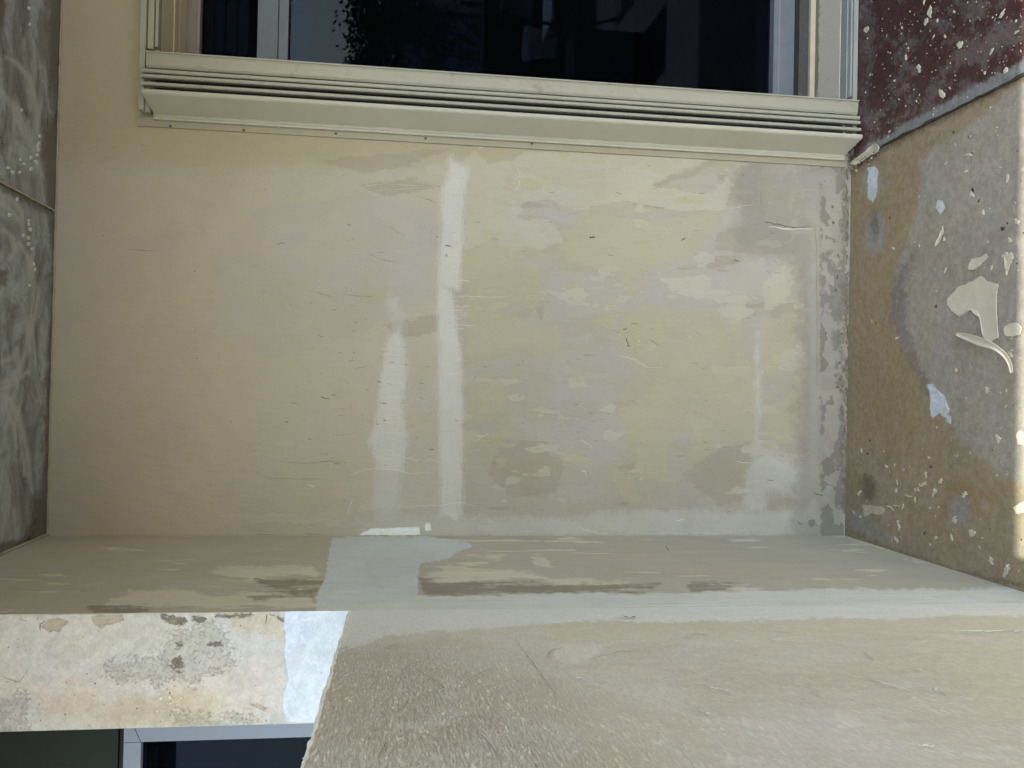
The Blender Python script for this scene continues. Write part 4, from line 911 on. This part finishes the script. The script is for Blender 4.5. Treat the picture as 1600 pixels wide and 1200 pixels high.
# ------------------------------------------------------------------ what stands behind the camera and shows in the glass
def refl(px, py, yreal):
    p = onY(px, py, 2*G-yreal); return np.array((p[0], yreal, p[2]))
ground = MB(); ground.box((-60, -80, -6.2), (60, 30, -6)); setp(ground.build('ground', simple('asphalt_ground', (.22, .218, .21, 1), .9, sc=2)), kind='structure')
lw = MB(); lw.box((-1.9, -1.7, -6), (4.6, D+.3, ZF-.201)); setp(lw.build('terrace_base', simple('base_render', A(150, 144, 128), .9)), 'rendered wall carrying the terrace, beneath its floor', 'wall')
# bucket
c = refl(858, 70, -1.0); r = .13; zb = ZF+lev
bk = empty('bucket', (c[0], -1.0, zb+.21), label='pale grey plastic bucket with ribbed rim, reflected in the window glass', cat='bucket')
white_p = simple('pale_bucket_plastic', A(215, 220, 220), .5)
mb = MB(); mb.lathe([(.0, .0), (.10, .0), (.125, .2), (.135, .26), (.128, .26), (.118, .2), (.0, .01)], (c[0], -1., zb+.21)); mb.build('body', white_p, bk, smooth=True)
mb = MB()
for k in range(3): mb.lathe([(.122+.003*k, .2+.02*k), (.141, .203+.02*k), (.141, .212+.02*k), (.122+.003*k, .215+.02*k)], (c[0], -1., zb+.21))
mb.build('rim', white_p, bk)
ct = MB(); ct.box((c[0]-.22, -1.2, zb), (c[0]+.22, -.8, zb+.2)); ct.box((c[0]-.235, -1.215, zb+.2), (c[0]+.235, -.785, zb+.21)); o = ct.build('crate', simple('black_plastic', (.008, .008, .01, 1), .9, spec=.1), bevel=.006)
setp(o, 'low black crate under the pale bucket in the window reflection', 'crate')
a, b = refl(757, 0, -1.3), refl(880, 118, -1.3)
cab = empty('cabinet', ((a[0]+b[0])/2, -1.4, zb), label='black two door garden cabinet, the widest dark shape in the window reflection', cat='cabinet')
bkm = bpy.data.materials['black_plastic']
mb = MB(); mb.box((b[0]-.1, -1.6, zb), (b[0]+1.3, -1.3, a[2])); mb.build('body', bkm, cab, bevel=.01)
for k in range(2):
    mb = MB(); mb.box((b[0]-.09+k*.7, -1.299, zb+.05), (b[0]+.59+k*.7, -1.28, a[2]-.04)); mb.build('door', bkm, cab, bevel=.005)
p0, p1 = refl(893, 52, .85), refl(990, 128, .85)
bx = empty('storage_box', (p1[0]+.15, .85, zb), label='black lidded storage box near the lower middle of the window reflection', cat='box')
mb = MB(); mb.box((p1[0]-.1, .65, zb), (p0[0], .95, p0[2]-.03)); mb.build('body', bkm, bx, bevel=.01)
mb = MB(); mb.box((p1[0]-.11, .64, p0[2]-.03), (p0[0]+.01, .96, p0[2])); mb.build('lid', bkm, bx, bevel=.006)
# folding chair
cc_ = refl(935, 20, .1); ch = empty('folding_chair', (cc_[0]+.1, .1, zb), label='folding chair with dark tube frame standing beside the storage box, seen in the glass', cat='chair')
tm = simple('dark_tube', (.012, .012, .012, 1), .4); x0, x1 = cc_[0]-.15, cc_[0]+.35
for x in (x0, x1):
    mb = MB(); mb.tube([(x, -.15, zb), (x, .2, zb+.45), (x, .35, zb+.85)], .012); mb.build('leg', tm, ch)
    mb = MB(); mb.tube([(x+.02, .35, zb), (x+.02, -.1, zb+.45)], .012); mb.build('leg', tm, ch)
mb = MB(); mb.box((x0, -.12, zb+.44), (x1, .28, zb+.46)); mb.build('seat', simple('grey_chair_cloth', A(150, 152, 160), .8), ch)
mb = MB(); mb.box((x0, .29, zb+.6), (x1, .31, zb+.82)); mb.build('backrest', bpy.data.materials['grey_chair_cloth'], ch)
for z_ in (.12, .3): mb = MB(); mb.tube([(x0, .1 if z_ == .12 else -.02, zb+z_), (x1, .1 if z_ == .12 else -.02, zb+z_)], .009); mb.build('stretcher', tm, ch)
# neighbour house
ya = -14.; a, b = refl(586, -60, ya), refl(760, 130, ya)
nb = empty('house', (b[0]+2, ya, -6), label='brown rendered neighbour house with a dark slatted shutter, reflected in the window', cat='house')
mb = MB(); mb.box((b[0]-2.5, ya-6, -6), (b[0]+8, ya, a[2])); mb.build('wall', simple('brown_render', (.62, .5, .44, 1), .9, var=.1, sc=2), nb)
mb = MB(); mb.box((b[0]-2.8, ya-6.3, a[2]), (b[0]+8.3, ya+.4, a[2]+.15)); mb.build('roof', simple('dark_roof', (.03, .028, .027, 1), .8), nb)
u, v_ = refl(622, 22, ya), refl(755, 108, ya)
sh = simple('slate_blue_shutter', (.36, .43, .56, 1), .6); mb = MB(); n_ = 16
for k in range(n_):
    za = v_[2]+(u[2]-v_[2])*k/n_; mb.box((v_[0]-.6, ya+.001, za+.01), (u[0], ya+.06, za+(u[2]-v_[2])/n_-.012))
mb.build('shutter', sh, nb)
mb = MB(); mb.box((v_[0]-.7, ya+.001, u[2]+.0), (u[0]+.1, ya+.14, u[2]+.1)); mb.box((u[0]+.001, ya+.001, v_[2]), (u[0]+.1, ya+.1, u[2])); mb.build('shutter_frame', simple('shutter_trim', (.02, .022, .03, 1), .6), nb)
# tree
def tree(px, py, yreal, rad, label):
    tp_ = refl(px, py, yreal); base = (tp_[0], yreal, -6.)
    t = empty('tree', base, label=label, cat='tree')
    rnd = random.Random(int(px)); hh = tp_[2]-(-6)
    mb = MB(); mb.tube([(base[0]+.1*math.sin(k), yreal, -6+hh*.7*k/5) for k in range(6)], [.16, .14, .12, .1, .07, .04], 8)
    for k in range(7):
        an = rnd.uniform(0, 6.28); s0 = (base[0], yreal, -6+hh*rnd.uniform(.35, .65)); mb.tube([s0, (s0[0]+math.cos(an)*rad*.7, s0[1]+math.sin(an)*rad*.7, s0[2]+rad*.8)], [.05, .015], 6)
    mb.build('trunk', simple('bark', (.07, .055, .04, 1), .9) if 'bark' not in bpy.data.materials else bpy.data.materials['bark'], t)
    mb = MB(); cl = [(rnd.gauss(0, .45)*rad, rnd.gauss(0, .45)*rad, -abs(rnd.gauss(0, .5))*rad*1.3) for _ in range(60)]; vs = []; fs = []
    for k in range(5200):
        q = rnd.choice(cl); p_ = np.array((tp_[0]+q[0], yreal+q[1], tp_[2]-.15+q[2]))+np.array([rnd.gauss(0, .13) for _ in range(3)])*rad*.8
        d1 = unit([rnd.gauss(0, 1) for _ in range(3)]); d2 = unit(np.cross(d1, [rnd.gauss(0, 1) for _ in range(3)])); s_ = .06
        b_ = len(vs); vs += [p_-d1*s_, p_+d2*s_*.45, p_+d1*s_, p_-d2*s_*.45]; fs.append((b_, b_+1, b_+2, b_+3))
    mb.add(vs, fs); mb.build('crown', simple('leaf_green', (.05, .085, .03, 1), .6, var=.3, sc=6) if 'leaf_green' not in bpy.data.materials else bpy.data.materials['leaf_green'], t)
tree(538, 70, -10., 1.3, 'leafy green tree against the sky in the window reflection, left of the house')
tree(556, -15, -11.5, 1.2, 'second leafy tree at the top border of the picture in the window reflection')
